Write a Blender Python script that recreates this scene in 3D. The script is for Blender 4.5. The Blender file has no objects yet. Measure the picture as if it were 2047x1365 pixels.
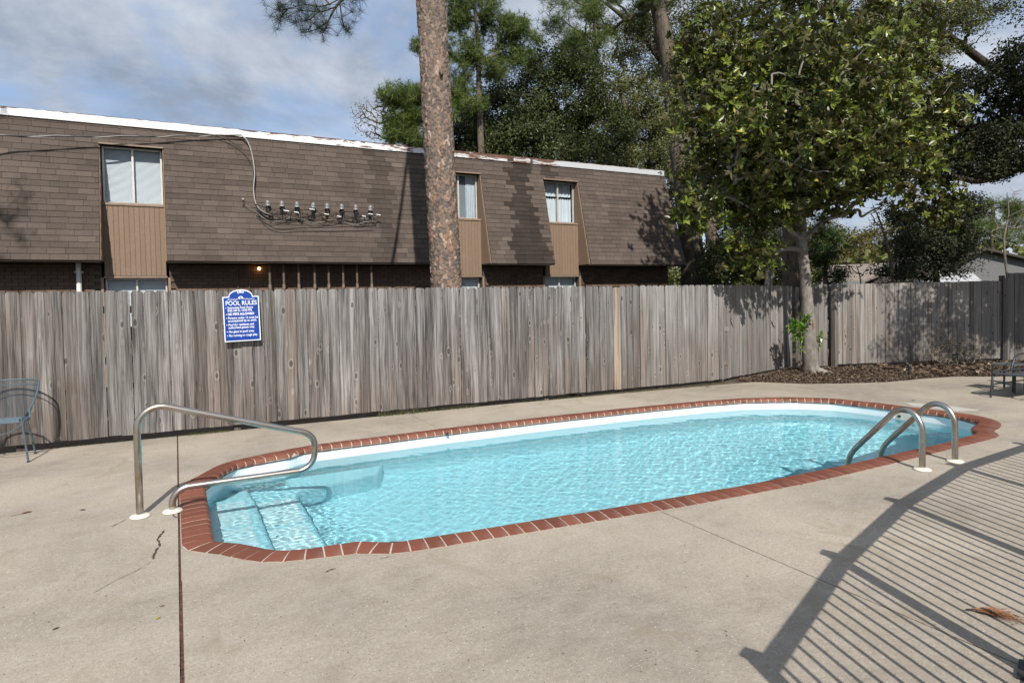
import bpy, bmesh, math, random
import numpy as np
from mathutils import Vector, Matrix

random.seed(7)
rng = np.random.default_rng(7)
S = bpy.context.scene
COL = S.collection
R = math.radians
PI = math.pi

# ------------------------------------------------------------------ camera
F, PX, PY, CAMH = 1270.0, 1023.5, 632.0, 1.72
YAW, PIT, ROLL = R(27.9), R(-1.7), 0.020
_f = Vector((math.sin(YAW) * math.cos(PIT), math.cos(YAW) * math.cos(PIT), math.sin(PIT)))
_r = Vector((math.cos(YAW), -math.sin(YAW), 0))
_u = _r.cross(_f)
_r2 = _r * math.cos(ROLL) - _u * math.sin(ROLL)
_u2 = _r * math.sin(ROLL) + _u * math.cos(ROLL)
CAM = Vector((0, 0, CAMH))
cam = bpy.data.cameras.new('camera')
camo = bpy.data.objects.new('camera', cam)
COL.objects.link(camo)
camo.matrix_world = Matrix(((_r2.x, _u2.x, -_f.x, 0), (_r2.y, _u2.y, -_f.y, 0), (_r2.z, _u2.z, -_f.z, CAMH), (0, 0, 0, 1)))
cam.sensor_width = 36
cam.lens = F / 2047 * 36
cam.shift_y = (PY - 682.5) / 2047
cam.clip_start, cam.clip_end = 0.05, 2000
S.camera = camo
S.render.resolution_x, S.render.resolution_y = 1024, 682

# ------------------------------------------------------------------ light
SUN_AZ, SUN_EL = R(17.8), R(41.5)          # shadows run towards +Y, turned 17.8 degrees to +X
S.view_settings.view_transform = 'Standard'
S.view_settings.look = 'None'
S.view_settings.exposure = 0.42
S.view_settings.gamma = 1
S.view_settings.use_curve_mapping = False
sun = bpy.data.lights.new('sun', 'SUN')
sun.energy = 4.1
sun.angle = R(0.55)
sun.color = (1.0, 0.945, 0.86)
suno = bpy.data.objects.new('sun', sun)
COL.objects.link(suno)
_d = Vector((math.sin(SUN_AZ) * math.cos(SUN_EL), math.cos(SUN_AZ) * math.cos(SUN_EL), -math.sin(SUN_EL)))
suno.rotation_euler = _d.to_track_quat('-Z', 'Y').to_euler()

W = bpy.data.worlds.new('World')
S.world = W
W.use_nodes = True
nt = W.node_tree
nt.nodes.clear()


class NB:
    """small node-building helper"""
    def __init__(s, nt):
        s.nt = nt

    def n(s, t, **kw):
        nd = s.nt.nodes.new(t)
        for k, v in kw.items():
            setattr(nd, k, v)
        return nd

    def set(s, sock, v):
        if isinstance(v, bpy.types.NodeSocket):
            s.nt.links.new(v, sock)
        elif v is not None:
            if hasattr(sock.default_value, '__len__') and not isinstance(v, (tuple, list)):
                v = (v,) * len(sock.default_value)
            if hasattr(sock.default_value, '__len__') and len(sock.default_value) == 4 and len(v) == 3:
                v = (*v, 1)
            sock.default_value = v

    def math(s, op, a, b=None, c=None, clamp=False):
        m = s.n('ShaderNodeMath', operation=op, use_clamp=clamp)
        s.set(m.inputs[0], a)
        if b is not None: s.set(m.inputs[1], b)
        if c is not None: s.set(m.inputs[2], c)
        return m.outputs[0]

    def vmath(s, op, a, b=None):
        m = s.n('ShaderNodeVectorMath', operation=op)
        s.set(m.inputs[0], a)
        if b is not None: s.set(m.inputs[1], b)
        return m.outputs[0]

    def mix(s, f, a, b, mode='MIX'):
        m = s.n('ShaderNodeMix', data_type='RGBA', blend_type=mode)
        s.set(m.inputs[0], f); s.set(m.inputs[6], a); s.set(m.inputs[7], b)
        return m.outputs[2]

    def ramp(s, v, stops):
        m = s.n('ShaderNodeValToRGB')
        s.set(m.inputs[0], v)
        e = m.color_ramp.elements
        while len(e) < len(stops): e.new(0.5)
        for x, (p, c) in zip(e, stops):
            x.position = p
            x.color = (c, c, c, 1) if not hasattr(c, '__len__') else (*c[:3], 1)
        return m.outputs[0]

    def maprange(s, v, a, b, c=0, d=1):
        m = s.n('ShaderNodeMapRange')
        for i, x in enumerate((v, a, b, c, d)): s.set(m.inputs[i], x)
        return m.outputs[0]

    def noise(s, vec, scale, detail=3, rough=0.5, dist=0.0):
        m = s.n('ShaderNodeTexNoise')
        s.set(m.inputs['Vector'], vec)
        m.inputs['Scale'].default_value = scale
        m.inputs['Detail'].default_value = detail
        m.inputs['Roughness'].default_value = rough
        m.inputs['Distortion'].default_value = dist
        return m.outputs[0]

    def voro(s, vec, scale, feature='F1', rnd=1.0):
        m = s.n('ShaderNodeTexVoronoi', feature=feature)
        s.set(m.inputs['Vector'], vec)
        m.inputs['Scale'].default_value = scale
        m.inputs['Randomness'].default_value = rnd
        return m

    def scale(s, vec, sc):
        return s.vmath('MULTIPLY', vec, tuple(sc))

    def bump(s, h, strength=0.4, dist=0.01, normal=None):
        m = s.n('ShaderNodeBump')
        m.inputs['Strength'].default_value = strength
        m.inputs['Distance'].default_value = dist
        s.set(m.inputs['Height'], h)
        if normal is not None: s.set(m.inputs['Normal'], normal)
        return m.outputs[0]


b = NB(nt)
sky = b.n('ShaderNodeTexSky', sky_type='NISHITA')
sky.sun_disc = False
sky.sun_elevation = SUN_EL
# the sun stands behind the camera: direction = -(sin az, cos az); sky rotation is measured clockwise from +Y
sky.sun_rotation = PI + SUN_AZ
sky.air_density, sky.dust_density, sky.ozone_density = 1.0, 0.6, 1.5
tc = b.n('ShaderNodeTexCoord')
dirv = tc.outputs['Generated']
sep = b.n('ShaderNodeSeparateXYZ'); b.set(sep.inputs[0], dirv)
zz = b.math('ADD', b.math('MAXIMUM', sep.outputs[2], 0.0), 0.32)
cmb = b.n('ShaderNodeCombineXYZ')
b.set(cmb.inputs[0], b.math('DIVIDE', sep.outputs[0], zz))
b.set(cmb.inputs[1], b.math('DIVIDE', sep.outputs[1], zz))
cmb.inputs[2].default_value = 3.1
n1 = b.noise(cmb.outputs[0], 2.6, 8, 0.60, 0.25)
n2 = b.noise(b.vmath('ADD', cmb.outputs[0], (5.2, 1.3, 7.7)), 2.1, 7, 0.62, 0.2)
cover = b.maprange(n1, 0.30, 0.53)
tone = b.maprange(n2, 0.38, 0.64)
ccol = b.mix(tone, (2.1, 2.45, 3.05), (4.9, 5.15, 5.6))
base = b.mix(0.55, sky.outputs[0], (2.3, 3.3, 5.2))
colr = b.mix(b.math('MULTIPLY', cover, 0.88), base, ccol)
bg = b.n('ShaderNodeBackground'); b.set(bg.inputs[0], colr); bg.inputs[1].default_value = 0.112
wo = b.n('ShaderNodeOutputWorld'); nt.links.new(bg.outputs[0], wo.inputs[0])
S.cycles.max_bounces = 10
S.cycles.transparent_max_bounces = 12
S.cycles.transmission_bounces = 8
S.cycles.caustics_reflective = False
S.cycles.sample_clamp_indirect = 6.0

# ------------------------------------------------------------------ helpers
def at(px, py, Y):
    """point of the plane y=Y (metres) seen at a place of the photograph; used to measure the place once"""
    d = _f + _r2 * ((px - PX) / F) - _u2 * ((py - PY) / F)
    return CAM + d * (Y / d.y)


def matl(name):
    m = bpy.data.materials.new(name)
    m.use_nodes = True
    m.node_tree.nodes.clear()
    b = NB(m.node_tree)
    p = b.n('ShaderNodeBsdfPrincipled')
    o = b.n('ShaderNodeOutputMaterial')
    m.node_tree.links.new(p.outputs[0], o.inputs[0])
    return m, b, p, o


def plain(name, col, rough=0.6, metal=0.0, spec=0.5, var=0.12, nscale=8.0, bump=0.0):
    m, b, p, o = matl(name)
    co = b.n('ShaderNodeTexCoord').outputs['Object']
    nz = b.noise(co, nscale, 4, 0.6)
    c = b.mix(b.maprange(nz, 0.3, 0.7), tuple(x * (1 - var) for x in col), tuple(min(1, x * (1 + var)) for x in col))
    b.set(p.inputs['Base Color'], c)
    p.inputs['Roughness'].default_value = rough
    p.inputs['Metallic'].default_value = metal
    p.inputs['Specular IOR Level'].default_value = spec
    if bump: b.set(p.inputs['Normal'], b.bump(nz, bump, 0.01))
    return m


def link(name, me, parent=None, label=None, cat=None, group=None, kind=None):
    o = bpy.data.objects.new(name, me)
    COL.objects.link(o)
    if parent is not None: o.parent = parent
    if label: o['label'] = label
    if cat: o['category'] = cat
    if group: o['group'] = group
    if kind: o['kind'] = kind
    return o


def empty(name, label, cat, loc=(0, 0, 0), group=None, kind=None, rot=0):
    o = link(name, None, None, label, cat, group, kind)
    o.location = loc
    o.rotation_euler = (0, 0, rot)
    o.empty_display_size = 0.1
    return o


def mesh(name, v, f, mat=None, smooth=False, attr=None):
    me = bpy.data.meshes.new(name)
    me.from_pydata([tuple(x) for x in v], [], f)
    if mat: me.materials.append(mat)
    if smooth:
        me.polygons.foreach_set('use_smooth', [True] * len(me.polygons))
    me.update()
    return me


def npmesh(name, V, Fq, mat, attr=None, smooth=False):
    """V (n,3) Fq (m,k) numpy arrays; attr per-vertex float 'tone'"""
    me = bpy.data.meshes.new(name)
    n, (m, k) = len(V), Fq.shape
    me.vertices.add(n); me.vertices.foreach_set('co', V.astype(np.float32).ravel())
    me.loops.add(m * k); me.loops.foreach_set('vertex_index', Fq.astype(np.int32).ravel())
    me.polygons.add(m)
    me.polygons.foreach_set('loop_start', np.arange(0, m * k, k, dtype=np.int32))
    me.polygons.foreach_set('loop_total', np.full(m, k, dtype=np.int32))
    me.polygons.foreach_set('use_smooth', np.full(m, smooth))
    me.materials.append(mat)
    me.update(calc_edges=True)
    if attr is not None:
        for nm, a in (attr.items() if isinstance(attr, dict) else [('tone', attr)]):
            at_ = me.attributes.new(nm, 'FLOAT', 'POINT')
            at_.data.foreach_set('value', a.astype(np.float32))
    return me


class MB:
    def __init__(s):
        s.v, s.f = [], []

    def add(s, v, f):
        k = len(s.v)
        s.v += [tuple(x) for x in v]
        s.f += [tuple(i + k for i in q) for q in f]
        return s

    def box(s, x0, y0, z0, x1, y1, z1):
        v = [(x0, y0, z0), (x1, y0, z0), (x1, y1, z0), (x0, y1, z0), (x0, y0, z1), (x1, y0, z1), (x1, y1, z1), (x0, y1, z1)]
        return s.add(v, [(0, 3, 2, 1), (4, 5, 6, 7), (0, 1, 5, 4), (1, 2, 6, 5), (2, 3, 7, 6), (3, 0, 4, 7)])

    def tube(s, pts, r, n=10, cap=True):
        P = [Vector(p) for p in pts]
        rr = r if hasattr(r, '__len__') else [r] * len(P)
        T = []
        for i in range(len(P)):
            a = P[max(i - 1, 0)]; c = P[min(i + 1, len(P) - 1)]
            t = (c - a)
            T.append(t.normalized() if t.length > 1e-9 else Vector((0, 0, 1)))
        ref = Vector((0, 0, 1)) if abs(T[0].z) < 0.9 else Vector((1, 0, 0))
        N = (ref - T[0] * ref.dot(T[0])).normalized()
        v = []
        for i, p in enumerate(P):
            N = (N - T[i] * N.dot(T[i]))
            N = N.normalized() if N.length > 1e-6 else T[i].orthogonal().normalized()
            B = T[i].cross(N)
            for k in range(n):
                a = 2 * PI * k / n
                v.append(p + (N * math.cos(a) + B * math.sin(a)) * rr[i])
        f = []
        for i in range(len(P) - 1):
            for k in range(n):
                q = (k + 1) % n
                f.append((i * n + k, i * n + q, (i + 1) * n + q, (i + 1) * n + k))
        if cap:
            f.append(tuple(range(n - 1, -1, -1)))
            f.append(tuple((len(P) - 1) * n + k for k in range(n)))
        return s.add(v, f)

    def lathe(s, prof, n=20, c=(0, 0, 0)):
        v = []
        for (r, z) in prof:
            for k in range(n):
                a = 2 * PI * k / n
                v.append((c[0] + r * math.cos(a), c[1] + r * math.sin(a), c[2] + z))
        f = []
        for i in range(len(prof) - 1):
            for k in range(n):
                q = (k + 1) % n
                f.append((i * n + k, i * n + q, (i + 1) * n + q, (i + 1) * n + k))
        f.append(tuple(range(n - 1, -1, -1)))
        f.append(tuple((len(prof) - 1) * n + k for k in range(n)))
        return s.add(v, f)

    def prism(s, poly, z0, z1):
        n = len(poly)
        v = [(x, y, z0) for x, y in poly] + [(x, y, z1) for x, y in poly]
        f = [tuple(range(n - 1, -1, -1)), tuple(range(n, 2 * n))]
        f += [(i, (i + 1) % n, n + (i + 1) % n, n + i) for i in range(n)]
        return s.add(v, f)

    def me(s, name, mat, smooth=False):
        return mesh(name, s.v, s.f, mat, smooth)

    def build(s, name, mat, parent=None, smooth=False, **kw):
        return link(name, s.me(name, mat, smooth), parent, **kw)


def rounded(pts, radii, seg=7):
    """polyline with filleted corners"""
    P = [Vector(p) for p in pts]
    out = [P[0]]
    for i in range(1, len(P) - 1):
        a, c, d = P[i - 1], P[i], P[i + 1]
        r = radii[i - 1]
        u = (a - c).normalized(); w = (d - c).normalized()
        ang = u.angle(w)
        t = min(r / math.tan(ang / 2), (a - c).length * 0.98, (d - c).length * 0.98)
        rr = t * math.tan(ang / 2)
        bis = (u + w).normalized()
        cen = c + bis * (rr / math.sin(ang / 2))
        s0 = c + u * t - cen; s1 = c + w * t - cen
        tot = s0.angle(s1)
        for k in range(seg + 1):
            q = k / seg
            out.append(cen + (s0 * math.sin((1 - q) * tot) + s1 * math.sin(q * tot)) / math.sin(tot))
    out.append(P[-1])
    return out


def catmull(pts, n=6):
    P = [Vector(p) for p in pts]
    P = [P[0] * 2 - P[1]] + P + [P[-1] * 2 - P[-2]]
    out = []
    for i in range(1, len(P) - 2):
        a, c, d, e = P[i - 1:i + 3]
        for k in range(n):
            t = k / n
            out.append(0.5 * ((2 * c) + (d - a) * t + (2 * a - 5 * c + 4 * d - e) * t * t + (3 * c - a - 3 * d + e) * t ** 3))
    out.append(P[-2])
    return out


def bevel_obj(o, w=0.004, seg=1):
    m = o.modifiers.new('bevel', 'BEVEL'); m.width = w; m.segments = seg; m.limit_method = 'ANGLE'


# ------------------------------------------------------------------ materials
def wood_mat(name, light, dark, brown, brown_amt):
    m, b, p, o = matl(name)
    tc = b.n('ShaderNodeTexCoord'); oi = b.n('ShaderNodeObjectInfo'); geo = b.n('ShaderNodeNewGeometry')
    rnd = oi.outputs['Random']
    off = b.n('ShaderNodeCombineXYZ')
    b.set(off.inputs[0], b.math('MULTIPLY', rnd, 37.0)); b.set(off.inputs[1], b.math('MULTIPLY', rnd, 91.0)); b.set(off.inputs[2], b.math('MULTIPLY', rnd, 53.0))
    v = b.vmath('ADD', tc.outputs['Object'], off.outputs[0])
    warp = b.noise(b.scale(v, (6, 6, 1.6)), 1.0, 2, 0.5)
    wv = b.vmath('ADD', v, b.scale(b.n('ShaderNodeCombineXYZ').outputs[0], (0, 0, 0)))
    cx = b.n('ShaderNodeCombineXYZ'); b.set(cx.inputs[0], b.math('MULTIPLY', b.math('SUBTRACT', warp, 0.5), 0.045))
    wv = b.vmath('ADD', v, cx.outputs[0])
    # knots
    kv = b.voro(b.scale(wv, (10, 10, 4.6)), 1.0)
    kc = b.n('ShaderNodeSeparateColor'); b.set(kc.inputs[0], kv.outputs['Color'])
    kd = b.math('ADD', b.math('ADD', kv.outputs['Distance'], b.math('MULTIPLY', b.math('LESS_THAN', kc.outputs[0], 0.66), 2.0)), b.math('MULTIPLY', kc.outputs[1], 0.10))
    knot = b.maprange(kd, 0.17, 0.24, 1, 0)
    halo = b.math('MULTIPLY', b.maprange(kd, 0.22, 0.27, 0, 1), b.maprange(kd, 0.27, 0.42, 1, 0))
    ring = b.maprange(kd, 0.0, 0.55, 1, 0)
    g1 = b.noise(b.scale(wv, (75, 75, 1.6)), 1.0, 4, 0.68, 0.3)
    g2 = b.noise(b.scale(wv, (13, 13, 0.7)), 1.0, 3, 0.55, 0.25)
    grain = b.math('ADD', b.math('MULTIPLY', g1, 0.55), b.math('MULTIPLY', g2, 0.5))
    grain = b.math('SUBTRACT', grain, b.math('MULTIPLY', ring, 0.07))
    t = b.maprange(grain, 0.38, 0.62)
    c = b.mix(t, dark, light)
    # brown weathering: patches along the fence, stronger towards the foot of the boards
    sp = b.n('ShaderNodeSeparateXYZ'); b.set(sp.inputs[0], geo.outputs['Position'])
    bn = b.noise(b.scale(geo.outputs['Position'], (0.9, 0.9, 0.5)), 1.0, 3, 0.6)
    foot = b.maprange(sp.outputs[2], 0.1, 1.7, 0.16, -0.12)
    bm = b.maprange(b.math('ADD', b.math('ADD', bn, foot), b.math('MULTIPLY', b.math('SUBTRACT', rnd, 0.5), 0.25)), 0.43, 0.66, 0, brown_amt)
    bm = b.math('MULTIPLY', bm, b.maprange(g2, 0.3, 0.6, 0.35, 1.0))
    c = b.mix(bm, c, b.mix(t, tuple(x * 0.45 for x in brown), tuple(x * 1.35 for x in brown)))
    # silvery to the right
    sil = b.maprange(sp.outputs[0], 5.5, 10.0, 0, 0.45)
    c = b.mix(b.math('MULTIPLY', sil, b.math('SUBTRACT', 1.0, bm)), c, (0.40, 0.385, 0.37), 'MIX')
    c = b.mix(b.math('MULTIPLY', halo, 0.4), c, (0.40, 0.375, 0.35))
    c = b.mix(b.math('MULTIPLY', knot, 0.65), c, (0.065, 0.05, 0.042))
    tone = b.maprange(b.math('FRACT', b.math('MULTIPLY', rnd, 7.31)), 0, 1, 0.72, 1.2)
    tn = b.n('ShaderNodeCombineXYZ'); [b.set(tn.inputs[i], tone) for i in range(3)]
    c = b.mix(1.0, c, tn.outputs[0], 'MULTIPLY')
    stv = b.maprange(b.noise(b.scale(wv, (26, 26, 0.55)), 1.0, 3, 0.6, 0.2), 0.50, 0.64)
    c = b.mix(b.math('MULTIPLY', stv, 0.55), c, (0.045, 0.038, 0.034))
    crack = b.maprange(b.noise(b.scale(wv, (150, 150, 1.1)), 1.0, 2, 0.5), 0.64, 0.70)
    c = b.mix(b.math('MULTIPLY', crack, 0.6), c, (0.03, 0.026, 0.023))
    b.set(p.inputs['Base Color'], c)
    p.inputs['Roughness'].default_value = 0.85
    p.inputs['Specular IOR Level'].default_value = 0.2
    h = b.math('SUBTRACT', grain, b.math('MULTIPLY', crack, 0.4))
    b.set(p.inputs['Normal'], b.bump(h, 0.7, 0.006))
    return m


M = {}
M['fence'] = wood_mat('weathered_fence_wood', (0.30, 0.284, 0.274), (0.048, 0.045, 0.045), (0.125, 0.083, 0.06), 0.6)
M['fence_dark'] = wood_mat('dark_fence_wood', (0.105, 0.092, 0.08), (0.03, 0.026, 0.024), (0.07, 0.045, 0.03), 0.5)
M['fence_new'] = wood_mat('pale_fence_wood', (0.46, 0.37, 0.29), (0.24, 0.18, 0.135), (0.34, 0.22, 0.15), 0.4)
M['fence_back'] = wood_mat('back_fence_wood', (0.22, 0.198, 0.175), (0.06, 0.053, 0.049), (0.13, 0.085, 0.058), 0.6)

# concrete
def concrete():
    m, b, p, o = matl('exposed_aggregate_concrete')
    geo = b.n('ShaderNodeNewGeometry').outputs['Position']
    big = b.noise(geo, 0.55, 5, 0.6, 0.3)
    mid = b.noise(b.scale(geo, (1, 1.6, 1)), 4.5, 5, 0.65)
    fine = b.noise(geo, 90, 4, 0.75)
    fine2 = b.noise(geo, 38, 3, 0.7)
    c = b.mix(b.maprange(big, 0.36, 0.64), (0.256, 0.221, 0.179), (0.415, 0.360, 0.288))
    c = b.mix(b.maprange(mid, 0.3, 0.7, 0, 0.5), c, (0.43, 0.385, 0.325))
    t = b.maprange(b.math('ADD', b.math('MULTIPLY', fine, 0.6), b.math('MULTIPLY', fine2, 0.4)), 0.36, 0.64, 0.76, 1.20)
    tn = b.n('ShaderNodeCombineXYZ'); [b.set(tn.inputs[i], t) for i in range(3)]
    c = b.mix(1.0, c, tn.outputs[0], 'MULTIPLY')
    vo = b.voro(geo, 62)
    chip = b.maprange(vo.outputs['Distance'], 0.16, 0.22, 1, 0)
    pick = b.n('ShaderNodeSeparateColor'); b.set(pick.inputs[0], vo.outputs['Color'])
    light = b.math('MULTIPLY', chip, b.math('GREATER_THAN', pick.outputs[0], 0.80))
    dark = b.math('MULTIPLY', chip, b.math('LESS_THAN', pick.outputs[0], 0.10))
    c = b.mix(b.math('MULTIPLY', light, 0.75), c, (0.66, 0.61, 0.53))
    c = b.mix(b.math('MULTIPLY', dark, 0.85), c, (0.07, 0.055, 0.045))
    st = b.maprange(b.noise(b.scale(geo, (2.2, 1.2, 1)), 1.0, 4, 0.7, 1.2), 0.56, 0.70, 0, 0.6)
    c = b.mix(st, c, (0.27, 0.225, 0.165))
    b.set(p.inputs['Base Color'], c)
    p.inputs['Roughness'].default_value = 0.85
    p.inputs['Specular IOR Level'].default_value = 0.25
    b.set(p.inputs['Normal'], b.bump(b.math('ADD', fine, b.math('MULTIPLY', fine2, 0.8)), 0.55, 0.006))
    return m


M['concrete'] = concrete()
M['crack'] = plain('crack_dirt', (0.07, 0.038, 0.026), 0.95, var=0.6, nscale=40)
M['joint'] = plain('joint_debris', (0.085, 0.038, 0.026), 0.95, var=0.7, nscale=60, bump=0.8)
M['white_mark'] = plain('pale_patch', (0.43, 0.41, 0.385), 0.9)

def brick_mat(name, col, rough=0.55, var=0.16):
    m, b, p, o = matl(name)
    tc = b.n('ShaderNodeTexCoord').outputs['Object']; rnd = b.n('ShaderNodeObjectInfo').outputs['Random']
    nz = b.noise(tc, 30, 4, 0.65); n2 = b.noise(tc, 3.0, 3, 0.6)
    c = b.mix(b.maprange(rnd, 0, 1), tuple(x * (1 - var) for x in col), tuple(x * (1 + var) for x in col))
    c = b.mix(b.maprange(nz, 0.35, 0.7, 0, 0.35), c, tuple(x * 0.6 for x in col))
    c = b.mix(b.maprange(n2, 0.56, 0.72, 0, 0.35), c, (0.30, 0.20, 0.17))
    b.set(p.inputs['Base Color'], c)
    p.inputs['Roughness'].default_value = rough
    p.inputs['Specular IOR Level'].default_value = 0.35
    b.set(p.inputs['Normal'], b.bump(nz, 0.25, 0.003))
    return m


M['coping'] = brick_mat('red_coping_brick', (0.185, 0.062, 0.036), 0.6, 0.25)
M['mortar'] = plain('coping_mortar', (0.47, 0.385, 0.325), 0.9, var=0.2, nscale=30)
M['wallbrick'] = brick_mat('brown_wall_brick', (0.135, 0.092, 0.068), 0.85)
M['wallmortar'] = plain('wall_mortar', (0.08, 0.06, 0.048), 0.95)

def tone_mat(name, col, attr, rough=0.9, lo=0.62, hi=1.38, grain=60):
    m, b, p, o = matl(name)
    geo = b.n('ShaderNodeNewGeometry').outputs['Position']
    if attr == 'object':
        t = b.n('ShaderNodeObjectInfo').outputs['Color']
        ss = b.n('ShaderNodeSeparateColor'); b.set(ss.inputs[0], t); t = ss.outputs[0]
    else:
        t = b.n('ShaderNodeAttribute', attribute_name='tone').outputs['Fac']
    nz = b.noise(geo, grain, 3, 0.7)
    lg = b.noise(geo, 1.3, 4, 0.6)
    k = b.math('MULTIPLY', t, b.maprange(nz, 0.3, 0.7, 0.75, 1.25))
    k = b.math('MULTIPLY', k, b.maprange(lg, 0.3, 0.7, 0.86, 1.12))
    tn = b.n('ShaderNodeCombineXYZ'); [b.set(tn.inputs[i], k) for i in range(3)]
    c = b.mix(1.0, col, tn.outputs[0], 'MULTIPLY')
    b.set(p.inputs['Base Color'], c)
    p.inputs['Roughness'].default_value = rough
    p.inputs['Specular IOR Level'].default_value = 0.2
    b.set(p.inputs['Normal'], b.bump(nz, 0.5, 0.004))
    return m


SH = (0.098, 0.077, 0.065)
M['shingle_o'] = tone_mat('asphalt_shingle', SH, 'object')
M['shingle_a'] = tone_mat('asphalt_shingle_field', SH, 'attr')
M['brick_a'] = tone_mat('brown_brick_field', (0.135, 0.092, 0.068), 'attr')
M['siding'] = brick_mat('tan_siding_paint', (0.235, 0.165, 0.115), 0.7, 0.05)
M['trim'] = plain('tan_trim_paint', (0.25, 0.18, 0.13), 0.6)
M['darkroof'] = plain('dark_underlay', (0.035, 0.028, 0.024), 0.95)
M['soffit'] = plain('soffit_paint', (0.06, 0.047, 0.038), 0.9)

def fascia_mat():
    m, b, p, o = matl('peeling_white_fascia')
    geo = b.n('ShaderNodeNewGeometry').outputs['Position']
    sp = b.n('ShaderNodeSeparateXYZ'); b.set(sp.inputs[0], geo)
    nz = b.noise(b.scale(geo, (1.6, 1, 9)), 1.0, 6, 0.72, 0.6)
    amt = b.maprange(sp.outputs[0], 1.5, 6.5, 0.0, 0.16)
    amt2 = b.maprange(sp.outputs[0], 9.6, 10.6, 0.0, 0.18)
    topz = b.maprange(sp.outputs[2], 5.60, 5.70, 0.0, 0.10)
    r = b.maprange(b.math('SUBTRACT', b.math('ADD', b.math('ADD', nz, amt), topz), amt2), 0.64, 0.68)
    c = b.mix(r, b.mix(b.maprange(sp.outputs[0], 4.0, 10.5), (0.78, 0.78, 0.78), (0.50, 0.52, 0.54)), b.mix(b.noise(geo, 9, 3), (0.06, 0.04, 0.032), (0.22, 0.10, 0.06)))
    b.set(p.inputs['Base Color'], c); p.inputs['Roughness'].default_value = 0.55
    return m


M['fascia'] = fascia_mat()
M['rust'] = plain('rusty_metal', (0.09, 0.045, 0.032), 0.85, var=0.6, nscale=14)
M['whitepaint'] = plain('white_paint', (0.72, 0.72, 0.70), 0.5)
M['blind'] = plain('window_blind', (0.84, 0.87, 0.90), 0.6, var=0.03)
M['curtain'] = plain('white_curtain', (0.66, 0.70, 0.74), 0.8, var=0.06)
M['room'] = plain('dark_room', (0.05, 0.055, 0.06), 0.9)
M['alum'] = plain('window_aluminium', (0.62, 0.60, 0.56), 0.4, metal=0.3)

def glass_mat():
    m, b, p, o = matl('window_glass')
    tr = b.n('ShaderNodeBsdfTransparent'); gl = b.n('ShaderNodeBsdfGlossy'); gl.inputs['Roughness'].default_value = 0.02
    fr = b.n('ShaderNodeFresnel'); b.set(fr.inputs[0], b.maprange(b.n('ShaderNodeNewGeometry').outputs['Backfacing'], 0, 1, 1.5, 0.6667))
    mx = b.n('ShaderNodeMixShader'); b.set(mx.inputs[0], b.math('MULTIPLY', fr.outputs[0], 0.8))
    b.nt.links.new(tr.outputs[0], mx.inputs[1]); b.nt.links.new(gl.outputs[0], mx.inputs[2]); b.nt.links.new(mx.outputs[0], o.inputs[0])
    tr.inputs[0].default_value = (0.86, 0.9, 0.92, 1)
    b.nt.nodes.remove(p)
    return m


M['glass'] = glass_mat()

def steel():
    m, b, p, o = matl('brushed_stainless_steel')
    geo = b.n('ShaderNodeNewGeometry').outputs['Position']
    nz = b.noise(geo, 7, 4, 0.6)
    b.set(p.inputs['Base Color'], b.mix(b.maprange(nz, 0.4, 0.7), (0.50, 0.47, 0.43), (0.36, 0.29, 0.22)))
    p.inputs['Metallic'].default_value = 1
    b.set(p.inputs['Roughness'], b.maprange(nz, 0.3, 0.7, 0.24, 0.38))
    return m


M['steel'] = steel()
M['flange'] = plain('cream_plastic', (0.66, 0.62, 0.54), 0.5)
M['iron'] = plain('dark_painted_metal', (0.028, 0.026, 0.028), 0.45)
M['blueiron'] = plain('blue_grey_wrought_iron', (0.07, 0.108, 0.135), 0.5, var=0.3, nscale=30)
M['blackmetal'] = plain('charcoal_metal', (0.030, 0.032, 0.038), 0.4)
M['sling'] = plain('charcoal_sling_fabric', (0.045, 0.05, 0.062), 0.75)
M['tabletop'] = plain('grey_table_top', (0.10, 0.11, 0.11), 0.3)
M['black'] = plain('black_rubber', (0.012, 0.012, 0.013), 0.5)
M['cable'] = plain('grey_cable', (0.26, 0.25, 0.24), 0.5)
M['zinc'] = plain('galvanised_metal', (0.22, 0.22, 0.225), 0.5, metal=0.2)
M['conduit'] = plain('conduit_paint', (0.115, 0.085, 0.066), 0.7)
M['signblue'] = plain('sign_blue', (0.006, 0.047, 0.28), 0.35, var=0.03)
M['signwhite'] = plain('sign_white', (0.75, 0.77, 0.82), 0.4, var=0.02)

def soil():
    m, b, p, o = matl('soil_and_mulch')
    geo = b.n('ShaderNodeNewGeometry').outputs['Position']
    nz = b.noise(geo, 26, 5, 0.75); lg = b.noise(geo, 1.7, 3, 0.6)
    c = b.ramp(nz, [(0.3, (0.035, 0.024, 0.017)), (0.5, (0.11, 0.078, 0.055)), (0.72, (0.22, 0.155, 0.105))])
    c = b.mix(b.maprange(lg, 0.4, 0.7, 0, 0.5), c, (0.13, 0.105, 0.08))
    b.set(p.inputs['Base Color'], c); p.inputs['Roughness'].default_value = 0.95
    b.set(p.inputs['Normal'], b.bump(nz, 0.9, 0.02))
    return m


M['soil'] = soil()

def ground_mat():
    m, b, p, o = matl('grassy_ground')
    geo = b.n('ShaderNodeNewGeometry').outputs['Position']
    nz = b.noise(geo, 9, 5, 0.75); lg = b.noise(geo, 0.35, 3, 0.6)
    c = b.ramp(nz, [(0.3, (0.02, 0.022, 0.01)), (0.55, (0.05, 0.055, 0.022)), (0.75, (0.10, 0.09, 0.045))])
    c = b.mix(b.maprange(lg, 0.4, 0.7, 0, 0.6), c, (0.075, 0.055, 0.035))
    b.set(p.inputs['Base Color'], c); p.inputs['Roughness'].default_value = 0.95
    b.set(p.inputs['Normal'], b.bump(nz, 0.9, 0.03))
    return m


M['ground'] = ground_mat()

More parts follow.
